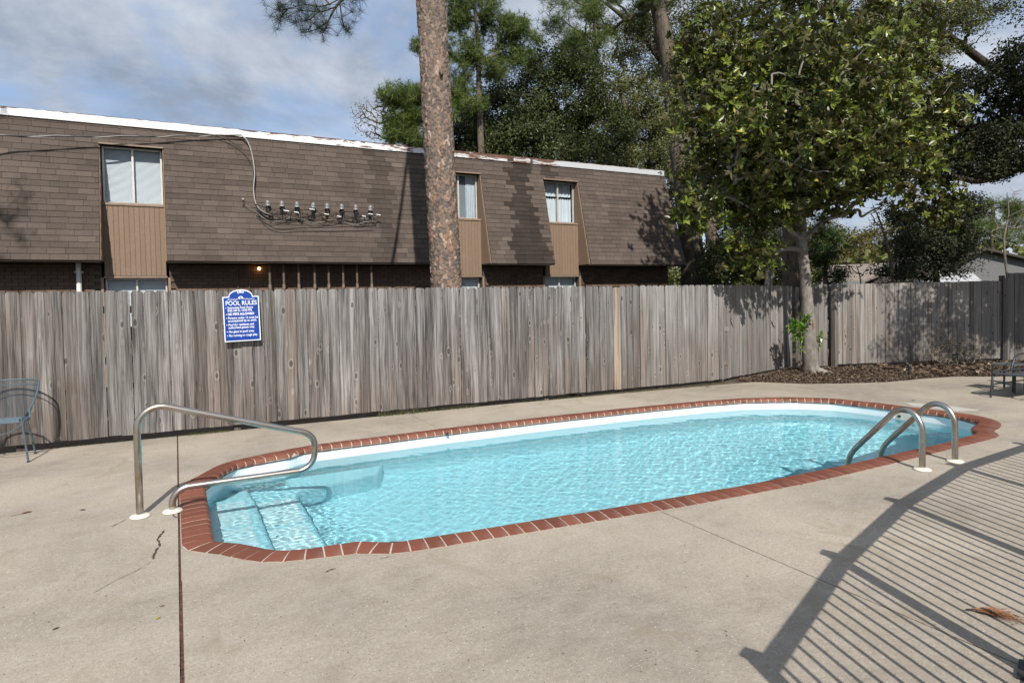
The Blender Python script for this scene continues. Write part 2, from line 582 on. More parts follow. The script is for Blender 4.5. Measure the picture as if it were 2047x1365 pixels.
def leaf_mat(name, c0, c1, c2=None, rough=0.4, spec=0.5, trans=0.25, under=None):
    m, b, p, o = matl(name)
    t = b.n('ShaderNodeAttribute', attribute_name='tone').outputs['Fac']
    st = [(0.0, c0), (0.8, c1)]
    if c2: st += [(0.93, c1), (0.985, c2)]
    c = b.ramp(t, st)
    if under:
        bf = b.n('ShaderNodeNewGeometry').outputs['Backfacing']
        c = b.mix(b.math('MULTIPLY', bf, 0.8), c, under)
    b.set(p.inputs['Base Color'], c)
    p.inputs['Roughness'].default_value = rough
    p.inputs['Specular IOR Level'].default_value = spec
    tl = b.n('ShaderNodeBsdfTranslucent'); b.set(tl.inputs[0], c)
    mx = b.n('ShaderNodeMixShader'); mx.inputs[0].default_value = trans
    b.nt.links.new(p.outputs[0], mx.inputs[1]); b.nt.links.new(tl.outputs[0], mx.inputs[2]); b.nt.links.new(mx.outputs[0], o.inputs[0])
    return m


M['magnolia'] = leaf_mat('magnolia_leaf', (0.034, 0.052, 0.010), (0.19, 0.235, 0.036), (0.50, 0.42, 0.06), 0.36, 0.42, 0.22, (0.085, 0.07, 0.028))
M['sprout'] = leaf_mat('bright_leaf', (0.06, 0.15, 0.015), (0.16, 0.30, 0.03), None, 0.3, 0.5, 0.25)
M['oak'] = leaf_mat('oak_leaf', (0.020, 0.032, 0.011), (0.085, 0.105, 0.028), (0.11, 0.12, 0.03), 0.45, 0.4, 0.2)
M['oak2'] = leaf_mat('olive_oak_leaf', (0.040, 0.052, 0.016), (0.16, 0.17, 0.05), (0.16, 0.15, 0.04), 0.45, 0.4, 0.2)
M['darkleaf'] = leaf_mat('shade_oak_leaf', (0.012, 0.017, 0.008), (0.050, 0.058, 0.024), None, 0.5, 0.3, 0.12)  # the right-edge oak's backlit shade is put into this dark leaf colour
M['needle'] = leaf_mat('pine_needle', (0.045, 0.07, 0.016), (0.15, 0.20, 0.045), None, 0.5, 0.3, 0.2)
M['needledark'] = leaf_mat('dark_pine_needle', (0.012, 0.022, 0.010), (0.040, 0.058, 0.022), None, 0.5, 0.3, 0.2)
M['yellowwood'] = leaf_mat('autumn_leaf', (0.05, 0.05, 0.014), (0.17, 0.14, 0.035), (0.24, 0.13, 0.04), 0.6, 0.3, 0.25)
M['deadleaf'] = leaf_mat('dead_leaf', (0.045, 0.032, 0.024), (0.165, 0.115, 0.08), (0.34, 0.27, 0.20), 0.7, 0.3, 0.1)
M['deadneedle'] = leaf_mat('dead_pine_needle', (0.10, 0.04, 0.018), (0.32, 0.15, 0.07), None, 0.6, 0.3, 0.1)
M['grass'] = leaf_mat('grass_blade', (0.035, 0.045, 0.015), (0.10, 0.11, 0.035), (0.28, 0.22, 0.12), 0.6, 0.3, 0.2)

def bark(name, a, c_, sc=(14, 14, 3), strength=0.8):
    m, b, p, o = matl(name)
    co = b.n('ShaderNodeTexCoord').outputs['Object']
    nz = b.noise(b.scale(co, sc), 1.0, 6, 0.7, 0.5); lg = b.noise(co, 2.2, 3, 0.6)
    c = b.mix(b.maprange(nz, 0.32, 0.68), a, c_)
    c = b.mix(b.maprange(lg, 0.45, 0.7, 0, 0.4), c, tuple(min(1, x * 1.5) for x in c_))
    b.set(p.inputs['Base Color'], c); p.inputs['Roughness'].default_value = 0.9
    p.inputs['Specular IOR Level'].default_value = 0.2
    b.set(p.inputs['Normal'], b.bump(nz, strength, 0.03))
    return m


M['bark'] = bark('grey_brown_bark', (0.05, 0.04, 0.033), (0.19, 0.155, 0.125))
M['barkpale'] = bark('pale_magnolia_bark', (0.095, 0.083, 0.072), (0.29, 0.262, 0.235), (9, 9, 5), 0.7)
M['barkdark'] = bark('dark_bark', (0.02, 0.016, 0.014), (0.075, 0.062, 0.052))
M['twig'] = bark('bare_twig_bark', (0.10, 0.085, 0.07), (0.22, 0.19, 0.16))

# ------------------------------------------------------------------ ground
gm = MB()
gx0, gx1, gy0, gy1, X0, X1, Y0, Y1 = -0.3, 9.8, 3.6, 8.0, -400, 700, -400, 900
for (a, c, d, e) in ((X0, Y0, X1, gy0), (X0, gy1, X1, Y1), (X0, gy0, gx0, gy1), (gx1, gy0, X1, gy1)):
    gm.add([(a, c, -0.115), (d, c, -0.115), (d, e, -0.115), (a, e, -0.115)], [(0, 1, 2, 3)])
gm.build('ground', M['ground'], kind='structure')

# ------------------------------------------------------------------ pool outline (inner edge of the coping)
INNER = [(.199, 5.03), (.276, 4.976), (.354, 4.912), (.439, 4.803), (.504, 4.706), (.586, 4.617), (.643, 4.582), (.764, 4.543), (.979, 4.520), (1.127, 4.504), (1.207, 4.434), (1.30, 4.357), (1.452, 4.325),
         (1.654, 4.302), (2.085, 4.251), (2.531, 4.205), (2.966, 4.155), (3.558, 4.10), (4.50, 4.02), (5.72, 3.984), (6.35, 3.985), (7.55, 3.99), (8.29, 4.05), (8.42, 4.10), (8.50, 4.19), (8.65, 4.27), (8.90, 4.33), (9.09, 4.40),
         (9.25, 4.70), (9.29, 4.98), (9.21, 5.61), (9.13, 6.1), (9.03, 6.42), (8.69, 6.82), (8.35, 7.03), (7.98, 7.22), (7.3, 7.36), (5.86, 7.51), (4.5, 7.59), (3.10, 7.632), (1.379, 7.625), (1.238, 7.589), (1.10, 7.455), (.90, 7.41), (.70, 7.375), (.525, 7.30), (.413, 7.12), (.30, 6.86), (.199, 6.60)]
OUTLINE = [(-.012, 4.952), (.107, 4.863), (.204, 4.777), (.286, 4.666), (.365, 4.553), (.446, 4.470), (.512, 4.429), (.608, 4.390), (.930, 4.310), (1.035, 4.295), (1.130, 4.228), (1.230, 4.154), (1.310, 4.135), (1.534, 4.102), (1.855, 4.065),
           (2.392, 4.005), (2.830, 3.955), (3.356, 3.890), (4.284, 3.810), (5.060, 3.765), (5.808, 3.762), (7.187, 3.785), (8.360, 3.813), (8.44, 3.85), (8.609, 4.0), (8.845, 4.043), (9.08, 4.123), (9.272, 4.238), (9.416, 4.419), (9.52, 4.666), (9.50, 4.963),
           (9.461, 5.191), (9.413, 5.735), (9.33, 6.2), (9.24, 6.53), (8.864, 6.959), (8.5, 7.17), (8.083, 7.37), (7.2, 7.56), (5.954, 7.70), (4.5, 7.79), (3.185, 7.832), (1.412, 7.81), (1.13, 7.745), (1.03, 7.70), (.727, 7.615), (.543, 7.53), (.366, 7.413), (.19, 7.099), (-.017, 6.753)]


def densify(P, step=0.02):
    out = []
    n = len(P)
    for i in range(n):
        a, c = Vector(P[i]), Vector(P[(i + 1) % n])
        k = max(1, int((c - a).length / step))
        out += [a.lerp(c, j / k) for j in range(k)]
    return out


def smooth_closed(P, win=3, it=2):
    A = np.array([tuple(p) for p in P])
    for _ in range(it):
        acc = np.zeros_like(A)
        for k in range(-win, win + 1): acc += np.roll(A, k, 0)
        A = acc / (2 * win + 1)
    return A


IN = smooth_closed(densify(INNER, 0.02), 2, 1)


def normals_closed(A, win=5):
    t = np.roll(A, -win, 0) - np.roll(A, win, 0)
    t /= np.linalg.norm(t, axis=1)[:, None]
    return np.stack([t[:, 1], -t[:, 0]], 1)        # outward for a counter-clockwise outline


NRM = smooth_closed(normals_closed(IN, 2), 3, 1)
NRM /= np.linalg.norm(NRM, axis=1)[:, None]
_O = smooth_closed(densify(OUTLINE, 0.01), 1, 1)
_T = IN + NRM * 0.2
OUT = np.array([_O[np.argmin(np.hypot(_O[:, 0] - q[0], _O[:, 1] - q[1]))] for q in _T])
OUT = smooth_closed(OUT, 2, 2)


def offset_outline(d):
    return IN + NRM * d


seg = np.linalg.norm(np.roll((IN + OUT) / 2, -1, 0) - (IN + OUT) / 2, axis=1)
cum = np.r_[0, np.cumsum(seg)]
TOTAL = cum[-1]


def sample(A, s):
    s = s % TOTAL
    i = min(np.searchsorted(cum, s, 'right') - 1, len(A) - 1)
    t = (s - cum[i]) / max(seg[i], 1e-9)
    return A[i] * (1 - t) + A[(i + 1) % len(A)] * t


pool = empty('swimming_pool', 'in-ground pool with pale blue water, white shell and red brick coping', 'swimming pool', (4.6, 5.78, 0))
inv = Vector((-4.6, -5.78, 0))


def coping_section(s, inset=0.0):
    i, o_ = sample(IN, s), sample(OUT, s)
    d = (i - o_)
    prof = [(0.0, -0.06), (0.0, 0.006), (0.35, 0.012), (0.72, 0.014), (0.86, 0.012), (0.94, 0.002), (0.985, -0.012), (1.0, -0.028), (0.985, -0.044), (0.94, -0.053), (0.8, -0.057)]
    out = []
    for (u, z) in prof:
        q = o_ + d * u
        out.append(Vector((q[0], q[1], z - (inset if z > -0.035 else -inset))) + inv)
    return out


nb = int(TOTAL / 0.118)
mort = MB()
for k in range(nb):
    s0 = TOTAL * k / nb; s1 = TOTAL * (k + 1) / nb
    g = 0.0050 + random.random() * 0.002 + (0.003 if sample(IN, s0)[0] < .26 else 0)
    a, c = coping_section(s0 + g), coping_section(s1 - g)
    dz = random.uniform(-0.0015, 0.0015)
    for q in a + c: q.z += dz
    n = len(a)
    cen = sum(a + c, Vector()) / (2 * n)
    v = [q - cen for q in a + c]
    f = [(i, i + 1, n + i + 1, n + i) for i in range(n - 1)] + [tuple(range(n - 1, -1, -1)), tuple(range(n, 2 * n)), (n - 1, 0, n, 2 * n - 1)]
    o = link('coping_brick', mesh('coping_brick', v, f, M['coping']), pool)
    o.location = cen
secs = [coping_section(TOTAL * k / (nb * 2), 0.0045) for k in range(nb * 2)]
n = len(secs[0])
for i in range(len(secs)):
    j = (i + 1) % len(secs)
    mort.add(secs[i] + secs[j], [(k, k + 1, n + k + 1, n + k) for k in range(n - 1)])
mort.build('mortar', M['mortar'], pool)

# shell
def shell_mat():
    m, b, p, o = matl('white_gelcoat_shell')
    geo = b.n('ShaderNodeNewGeometry').outputs['Position']
    nz = b.noise(geo, 2.0, 4, 0.6); sp = b.n('ShaderNodeSeparateXYZ'); b.set(sp.inputs[0], geo)
    c = b.mix(b.maprange(sp.outputs[2], -0.18, -0.24), (0.80, 0.82, 0.84), (0.51, 0.78, 0.845))
    c = b.mix(b.maprange(nz, 0.3, 0.7, 0, 0.3), c, (0.45, 0.73, 0.815))
    b.set(p.inputs['Base Color'], c); p.inputs['Roughness'].default_value = 0.35
    return m


M['shell'] = shell_mat()
WZ = -0.155


def floor_z(x):
    return -1.0 - 0.28 * min(max((x - 1.6) / 5.5, 0), 1)


rings = []
for (off, fz) in ((0.022, None), (0.022, 0.35), (0.022, 0.80), (-0.03, 0.92), (-0.12, 0.985), (-0.22, 1.0)):
    A = offset_outline(-off if False else off)
    A = smooth_closed(A, 4, 1 if off > 0 else 3)[::3]
    rings.append([(p[0], p[1], -0.01 if fz is None else floor_z(p[0]) * fz) for p in A])
bm = bmesh.new()
rv = [[bm.verts.new(Vector(q) + inv) for q in rg] for rg in rings]
n = len(rv[0])
for i in range(len(rv) - 1):
    for k in range(n):
        q = (k + 1) % n
        bm.faces.new((rv[i][k], rv[i + 1][k], rv[i + 1][q], rv[i][q]))
ed = [bm.edges.get((rv[-1][k], rv[-1][(k + 1) % n])) for k in range(n)]
bmesh.ops.triangle_fill(bm, edges=ed, use_beauty=True)
bmesh.ops.recalc_face_normals(bm, faces=bm.faces)
me = bpy.data.meshes.new('shell'); bm.to_mesh(me); bm.free(); me.materials.append(M['shell'])
shell = link('shell', me, pool)

def step_mat():
    m, b, p, o = matl('textured_step_gelcoat')
    geo = b.n('ShaderNodeNewGeometry').outputs['Position']
    nz = b.noise(geo, 30, 3, 0.6)
    b.set(p.inputs['Base Color'], b.mix(b.maprange(nz, 0.35, 0.65), (0.66, 0.80, 0.84), (0.84, 0.88, 0.90)))
    p.inputs['Roughness'].default_value = 0.4
    b.set(p.inputs['Normal'], b.bump(nz, 0.8, 0.01))
    return m


M['step'] = step_mat()
for (xe, z) in ((0.60, -0.37), (1.05, -0.55)):
    mb = MB()
    poly = [(.10, 4.86), (.36, 4.74), (.60, 4.40), (xe, 4.34), (xe, 7.24), (.60, 7.18), (.36, 6.86), (.10, 6.74)] if xe > .7 else \
        [(.10, 4.86), (.36, 4.74), (xe, 4.42), (xe + .03, 5.0), (xe + .03, 6.6), (xe, 7.16), (.36, 6.86), (.10, 6.74)]
    poly = [(x - 4.6, y - 5.78) for x, y in poly]
    mb.prism(poly, -1.1, z)
    # raised non-slip tread pads
    o = mb.build('step', M['shell'], pool); bevel_obj(o, 0.045, 3)
    x0 = 0.235 if xe < .7 else 0.665
    for (ya, yb) in ((4.82, 5.28), (5.33, 5.93), (5.98, 6.72)):
        pd = MB(); pd.box(x0 - 4.6, ya - 5.78, z + 0.002, xe - 0.06 - 4.6, yb - 5.78, z + 0.006)
        pd.build('tread_pad', M['step'], o)
# ledge in the far corner
mb = MB(); mb.prism([(x - 4.6, y - 5.78) for x, y in [(1.0, 6.85), (2.0, 7.05), (2.15, 7.43), (1.0, 7.43)]], -1.1, -0.5)
o = mb.build('bench', M['shell'], pool); bevel_obj(o, 0.07, 3)
# flat dark disc on the shell floor, return plate
mb = MB(); mb.lathe([(0.14, 0), (0.14, 0.012), (0.10, 0.02), (0.0001, 0.022)], 20, (1.62 - 4.6, 5.42 - 5.78, floor_z(1.62) + 0.004))
mb.build('dark_disc', plain('dark_grey_disc', (0.04, 0.06, 0.07), 0.6), pool)
pl = MB(); pl.box(9.185 - 4.6, 5.20 - 5.78, -0.15, 9.20 - 4.6, 5.52 - 5.78, -0.055)
pl = pl.build('skimmer_plate', M['flange'], pool)
for y in (5.26, 5.46):
    q = MB(); q.box(9.178 - 4.6, y - 0.02 - 5.78, -0.12, 9.186 - 4.6, y + 0.02 - 5.78, -0.09); q.build('screw_hole', M['black'], pl)

# water: a rippled surface that really refracts the sun onto the shell
def water_mat():
    m, b, p, o = matl('pool_water')
    p.inputs['Base Color'].default_value = (0.60, 0.922, 0.98, 1)
    p.inputs['Transmission Weight'].default_value = 1.0
    p.inputs['Roughness'].default_value = 0.0
    p.inputs['IOR'].default_value = 1.33
    return m


M['water'] = water_mat()
A = smooth_closed(offset_outline(0.04), 4, 2)
st_ = 0.013
gx = np.arange(A[:, 0].min(), A[:, 0].max(), st_); gy = np.arange(A[:, 1].min(), A[:, 1].max(), st_)
GX, GY = np.meshgrid(gx, gy)
inside = np.zeros(GX.shape, bool)
for i in range(0, len(A), 4):
    x1, y1 = A[i]; x2, y2 = A[(i + 4) % len(A) if i + 4 < len(A) else 0]
    c_ = ((y1 > GY) != (y2 > GY))
    with np.errstate(divide='ignore', invalid='ignore'):
        xi = (x2 - x1) * (GY - y1) / (y2 - y1) + x1
    inside ^= c_ & (GX < xi)
GZ = np.full(GX.shape, WZ)
wr = np.random.default_rng(3)
calm = 0.55 + 0.45 * np.clip((GX - 2.0) / 4.5, 0, 1)
for k in range(90):
    lam = 0.05 * (0.30 / 0.05) ** wr.uniform(0, 1)
    f_ = 2 * PI / lam; a_ = wr.uniform(0, 2 * PI); ph = wr.uniform(0, 2 * PI)
    xx = GX + .05 * np.sin(2.3 * GY + k) + .03 * np.sin(5.1 * GX + 2.2 * GY + k)
    GZ += calm * 0.000040 * (lam / .12) ** 1.0 * np.sin(f_ * (xx * math.cos(a_) + GY * math.sin(a_)) + ph)
near_ = 1 / (1 + np.exp((GX - 1.15) / .16))
for k in range(36):
    lam = wr.uniform(.048, .095); f_ = 2 * PI / lam; a_ = wr.uniform(0, 2 * PI); ph = wr.uniform(0, 2 * PI)
    xx = GX + .04 * np.sin(4.3 * GY + k)
    GZ += near_ * 0.000085 * np.sin(f_ * (xx * math.cos(a_) + GY * math.sin(a_)) + ph)
# concentric disturbance of the return jet over the dark disc
rr0 = np.hypot(GX - 1.25, GY - 5.2)
GZ += .0003 * np.sin(rr0 * 60) * np.exp(-((rr0 - .12) / .22) ** 2)
ny, nx_ = GX.shape
idx = np.arange(ny * nx_).reshape(ny, nx_)
ok = inside[:-1, :-1] & inside[1:, :-1] & inside[:-1, 1:] & inside[1:, 1:]
Fq = np.stack([idx[:-1, :-1], idx[:-1, 1:], idx[1:, 1:], idx[1:, :-1]], 2)[ok]
used_ = np.unique(Fq); remap = np.zeros(ny * nx_, int); remap[used_] = np.arange(len(used_))
V_w = np.stack([GX, GY, GZ], 2).reshape(-1, 3)[used_]
wat = link('water', npmesh('water', V_w, remap[Fq], M['water'], None, True), kind='structure')
wat.cycles.is_caustics_caster = True
sun.cycles.is_caustics_light = True
for o in bpy.data.objects:
    if o.name.split('.')[0] in ('shell', 'step', 'tread_pad', 'bench', 'dark_disc'): o.cycles.is_caustics_receiver = True

# ------------------------------------------------------------------ deck slabs
deck = empty('pool_deck', None, None, (0, 0, 0), kind='structure')
HOLE = smooth_closed(OUT, 1, 1)[::4]
HOLE = HOLE + 0.0
OUTER = [(-7, -4), (16, -4), (16, 6.0), (14.43, 6.19), (13.95, 6.5), (13.41, 6.90), (12.73, 7.05), (11.62, 7.19), (10.85, 7.56), (10.35, 7.85), (10.02, 8.30), (9.8, 8.6),
         (8.8, 8.72), (7.5, 8.86), (6.4, 8.95), (4.7, 9.10), (3.0, 9.19), (1.5, 9.26), (0, 9.33), (-2, 9.42), (-7, 9.65)]
bm = bmesh.new()
vo = [bm.verts.new((x, y, 0)) for x, y in OUTER]
vh = [bm.verts.new((p[0], p[1], 0)) for p in HOLE]
es = [bm.edges.new((vo[i], vo[(i + 1) % len(vo)])) for i in range(len(vo))] + [bm.edges.new((vh[i], vh[(i + 1) % len(vh)])) for i in range(len(vh))]
bmesh.ops.triangle_fill(bm, edges=es, use_beauty=True)
base_me = bpy.data.meshes.new('deck_base'); bm.to_mesh(base_me); bm.free()


def slab(x0, x1, y0, y1, gx0=0.0, gx1=0.0, gy0=0.0, gy1=0.0):
    bm = bmesh.new(); bm.from_mesh(base_me)
    for (co, no) in (((x0 + gx0, 0, 0), (-1, 0, 0)), ((x1 - gx1, 0, 0), (1, 0, 0)), ((0, y0 + gy0, 0), (0, -1, 0)), ((0, y1 - gy1, 0), (0, 1, 0))):
        bmesh.ops.bisect_plane(bm, geom=bm.verts[:] + bm.edges[:] + bm.faces[:], plane_co=co, plane_no=no, clear_outer=True)
    for f in bm.faces:
        if f.normal.z < 0: f.normal_flip()
    r = bmesh.ops.extrude_face_region(bm, geom=bm.faces[:])
    vs = [g for g in r['geom'] if isinstance(g, bmesh.types.BMVert)]
    old = [v for v in bm.verts if v not in set(vs)]
    for v in old: v.co.z -= 0.10
    bmesh.ops.recalc_face_normals(bm, faces=bm.faces)
    c = Vector(((x0 + x1) / 2, (y0 + y1) / 2, 0))
    for v in bm.verts: v.co -= c
    me = bpy.data.meshes.new('slab'); bm.to_mesh(me); bm.free(); me.materials.append(M['concrete'])
    o = link('slab', me, deck); o.location = c
    return o


g = 0.003
JL, JR, JY = -0.026, 3.352, 4.45
slab(-7, JL, -4, 9.8, gx1=0.009)
slab(JL, JR, -4, JY, gx0=0.010, gx1=0.006, gy1=0.001)
slab(JR, 8.55, -4, JY, gx0=0.004, gx1=g, gy1=0.001)
slab(8.55, 16, -4, JY, gx0=g, gy1=g)
slab(8.55, 16, JY, 9.8, gy0=g, gx0=g)
slab(JL, 3.05, JY, 9.8, gx0=0.006, gx1=g, gy0=0.001)
slab(3.05, 8.55, JY, 9.8, gx0=g, gx1=g, gy0=0.001)
# dirt filling the joints
for (x0, y0, x1, y1, z) in ((JL - 0.03, -4, JL + 0.03, 9.3, -0.010), (JR - 0.02, -4, JR + 0.02, 3.88, -0.008), (3.03, 7.55, 3.07, 9.15, -0.006), (8.53, 6.9, 8.57, 8.7, -0.006), (8.53, -4, 8.57, 4.1, -0.006), (9.0, JY - 0.02, 16, JY + 0.02, -0.006)):
    mb = MB(); N = int(max(x1 - x0, y1 - y0) / 0.05)
    v, f = [], []
    for k in range(N + 1):
        t = k / N
        zz_ = z + random.uniform(-0.006, 0.007)
        if (y1 - y0) > (x1 - x0): v += [(x0, y0 + (y1 - y0) * t, zz_), (x1, y0 + (y1 - y0) * t, zz_)]
        else: v += [(x0 + (x1 - x0) * t, y0, zz_), (x0 + (x1 - x0) * t, y1, zz_)]
    f = [(2 * k, 2 * k + 2, 2 * k + 3, 2 * k + 1) for k in range(N)]
    mb.add(v, f).build('joint_filler', M['joint'], deck)


def crack(pts, w=0.006):
    P = catmull([(x, y, 0.0035) for x, y in pts], 5)
    v = []
    for i, p in enumerate(P):
        t = (P[min(i + 1, len(P) - 1)] - P[max(i - 1, 0)]).normalized(); nn = Vector((-t.y, t.x, 0))
        ww = w * random.uniform(0.25, 1.3) * (0.3 if i in (0, len(P) - 1) else 1)
        j = Vector((random.uniform(-1, 1), random.uniform(-1, 1), 0)) * w * 0.6
        v += [p + j + nn * ww, p + j - nn * ww]
    f = [(2 * k, 2 * k + 1, 2 * k + 3, 2 * k + 2) for k in range(len(P) - 1)]
    MB().add(v, f).build('crack', M['crack'], deck)


crack([(-.130, 5.49), (-.15, 5.38), (-.168, 5.30), (-.150, 5.16), (-.175, 5.06), (-.183, 4.99), (-.19, 4.90)], 0.009)
crack([(-.50, 5.79), (-.44, 5.87), (-.40, 5.93)], 0.004)
crack([(-.07, 5.88), (-.06, 5.80), (-.03, 5.75)], 0.005)
crack([(.79, 4.09), (.83, 4.11), (.86, 4.11)], 0.005)
crack([(1.15, 4.11), (1.18, 4.114), (1.22, 4.12)], 0.004)
crack([(-.49, 4.50), (-.40, 4.62), (-.28, 4.74), (-.19, 4.86)], 0.0016)
# pale patch by the far right coping
mb = MB(); mb.prism([(9.62, 4.95), (9.95, 4.8), (10.0, 5.25), (9.75, 5.75), (9.58, 5.5)], 0.0, 0.004); mb.build('patch', M['white_mark'], deck)

# mulch bed and strip under the fence
mb = MB()
mb.add([(x, y, z) for x, y, z in [(6.2, 8.85, -0.02), (7.5, 8.8, -0.02), (8.8, 8.66, -0.02), (9.8, 8.5, -0.02), (9.9, 8.2, -0.02), (10.3, 7.8, -.02), (10.85, 7.5, -.02), (11.6, 7.12, -.02), (12.7, 6.95, -.02), (13.4, 6.8, -.02), (13.95, 6.4, -.02), (14.4, 6.1, -.02), (16.0, 5.9, -.02), (20, 5.9, -.02), (20, 12, 0.0), (6.2, 12, 0.0)]],
       [tuple(range(16))])
mb.build('mulch_bed', M['soil'], kind='structure')
mb = MB(); mb.add([(-7, 9.3, -0.045), (7, 8.7, -0.045), (7, 12, -0.06), (-7, 12, -0.06)], [(0, 1, 2, 3)])
mb.build('soil_strip', M['soil'], kind='structure')

# ------------------------------------------------------------------ apartment building
YW, ZE, ZH, ZS, ZR = 15.8, 2.63, 5.09, 3.86, 5.53
SL = 0.6 / (ZH - ZE)                      # mansard lean in metres of y per metre of height


def my(z): return 15.2 + (z - ZE) * SL


bld = empty('apartment_building', 'two-storey apartment building with brown shingled mansard upper floor', 'building', (5, 15.8, 0))
BO = Vector((-5, -15.8, 0))


class LMB(MB):
    """mesh builder in building coordinates"""
    def build(s, name, mat, parent=None, smooth=False, **kw):
        s.v = [tuple(Vector(p) + BO) for p in s.v]
        return MB.build(s, name, mat, parent if parent is not None else bld, smooth, **kw)


XL, XR = -7.0, 14.12
BAYS = [(-7.0, -1.31), (-0.12, 6.29), (7.475, 9.46), (10.66, 14.33)]      # shingled mansard sections
GAPS = [(-1.31, -0.12), (6.29, 7.475), (9.46, 10.66)]                     # window bays
# walls behind
w = LMB(); w.box(XL, YW + 0.50, 0, XR, 28, 2.30)
for (a, c) in BAYS: w.box(a, YW + .03, 0, min(c, XR), YW + .499, 2.30)
w.box(XL, YW + 0.50, 2.30, XR, 28, 5.52)
for (a, c) in BAYS: w.box(a + .03, YW + .03, 2.301, min(c, XR) - .03, YW + .499, ZE - .02)
w.build('wall', M['wallmortar'])
# sheathing behind shingles + soffit
for i, (a, c) in enumerate(BAYS):
    w = LMB()
    tr = 0.24 if i == 3 else 0.0
    p = [(a, 15.2, ZE), (c, 15.2, ZE), (c - tr * .87, my(ZH), ZH), (a, my(ZH), ZH)]
    back = [(a, YW + .30, ZE), (c, YW + .30, ZE), (c - tr * .87, YW + .30, ZH), (a, YW + .30, ZH)]
    w.add(p + back, [(0, 1, 2, 3), (1, 5, 6, 2), (3, 2, 6, 7), (0, 3, 7, 4), (0, 4, 5, 1)])
    w.build('sheathing', M['darkroof'])
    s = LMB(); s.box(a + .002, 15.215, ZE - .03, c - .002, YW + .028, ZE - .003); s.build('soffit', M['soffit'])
w = LMB(); w.add([(XL, my(ZH) + .003, ZH), (14.12, my(ZH) + .003, ZH), (14.06, my(ZR), ZR + .02), (XL, my(ZR), ZR + .02), (XL, 16.3, ZH), (14.12, 16.3, ZH), (14.06, 16.3, ZR + .02), (XL, 16.3, ZR + .02)],
                 [(0, 1, 2, 3), (1, 5, 6, 2), (0, 4, 5, 1), (0, 3, 7, 4)]); w.build('sheathing', M['darkroof'])
# roof
w = LMB(); w.add([(XL, 15.93, 5.60), (14.06, 15.93, 5.60), (14.06, 28, 5.60), (XL, 28, 5.60)], [(0, 1, 2, 3)]); w.build('roof', M['darkroof'])
# fascia: white metal drip edge in lengths, its upper edge lifted and rusted in places
x = XL
while x < 14.0:
    x2 = min(x + random.choice([2.4, 3.0, 3.0]), 14.07)
    w = LMB()
    N = 26
    v = []
    for k in range(N + 1):
        xx = x + (x2 - 0.004 - x) * k / N
        jag = (random.uniform(-.012, .004) if xx < 1.5 or xx > 9.5 else random.uniform(-.035, .004))
        zt = 5.685 + jag
        v += [(xx, 15.865, ZR - .005), (xx, 15.865, zt), (xx, 15.90, zt), (xx, 15.96, 5.60)]
    f = []
    for k in range(N):
        a = 4 * k; c = a + 4
        f += [(a, c, c + 1, a + 1), (a + 1, c + 1, c + 2, a + 2), (a + 2, c + 2, c + 3, a + 3)]
    w.add(v, f); w.build('fascia', M['fascia'])
    x = x2
w = LMB(); w.box(XL, 15.90, 5.60, 14.05, 15.99, 5.70); w.build('roof_edge', M['rust'])
for (a, c) in ((8.35, 8.55), (9.1, 9.17)):
    w = LMB(); w.box(a, 15.855, ZR + .01, c, 15.864, 5.67); w.build('rust_patch', M['rust'])

# shingles
EXP, TW = 0.127, 0.305
LEN = math.hypot(1, SL)
rows = int((ZR - ZE) * LEN / EXP) + 1
un = Vector((0, SL, 1)).normalized(); nn_ = Vector((0, -1, SL)).normalized()


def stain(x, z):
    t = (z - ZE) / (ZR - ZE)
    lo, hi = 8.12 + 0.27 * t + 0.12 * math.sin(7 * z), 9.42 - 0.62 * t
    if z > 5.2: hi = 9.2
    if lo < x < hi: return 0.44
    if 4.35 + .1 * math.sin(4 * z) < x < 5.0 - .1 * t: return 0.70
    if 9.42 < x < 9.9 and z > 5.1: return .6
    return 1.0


shs = []
for r in range(rows):
    z0 = ZE + r * EXP / LEN
    z1 = min(z0 + EXP / LEN, ZR)
    if z1 - z0 < 0.02: continue
    zc = (z0 + z1) / 2
    if zc < ZH:
        spans = [(a, c - (0.24 * (zc - ZE) / 2.9 if i == 3 else 0)) for i, (a, c) in enumerate(BAYS)]
    else:
        spans = [(XL, 14.33 - 0.24 * (zc - ZE) / 2.9)]
    ph = (r * 0.5 + random.choice([0, 0, 0.33])) % 1 * TW
    for (a, c) in spans:
        x = math.floor((a - ph) / TW) * TW + ph
        run = random.uniform(.9, 1.1)
        while x < c:
            if random.random() < 0.3: run = random.uniform(0.86, 1.14)
            xa, xb = max(x, a) + .0035, min(x + TW, c) - .0035
            if xb - xa > 0.02:
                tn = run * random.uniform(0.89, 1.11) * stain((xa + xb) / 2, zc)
                if random.random() < 0.07: tn *= 1.15
                shs.append((xa, xb, z0, z1, tn))
            x += TW
shs.sort(key=lambda s_: (Vector(((s_[0] + s_[1]) / 2, 15.4, s_[2])) - CAM).length + (4 if s_[0] < -2.95 else 0) + (50 if (s_[1] - s_[0]) < .2 else 0))


def shingle_verts(xa, xb, z0, z1, origin):
    wob = [random.uniform(-.003, .003) for _ in range(4)]
    lift = random.uniform(0.010, 0.015)
    v = []
    for (xx, zz_, q) in ((xa, z0 + wob[0], lift), (xb, z0 + wob[1], lift), (xb, z1 + .006, .003), (xa, z1 + .006, .003)):
        p = Vector((xx, my(zz_), zz_))
        v.append(p + nn_ * q - origin)
    v += [Vector((xa, my(z0), z0)) + nn_ * .001 - origin, Vector((xb, my(z0), z0)) + nn_ * .001 - origin]
    return v, [(0, 1, 2, 3), (4, 5, 1, 0), (4, 0, 3), (1, 5, 2)]


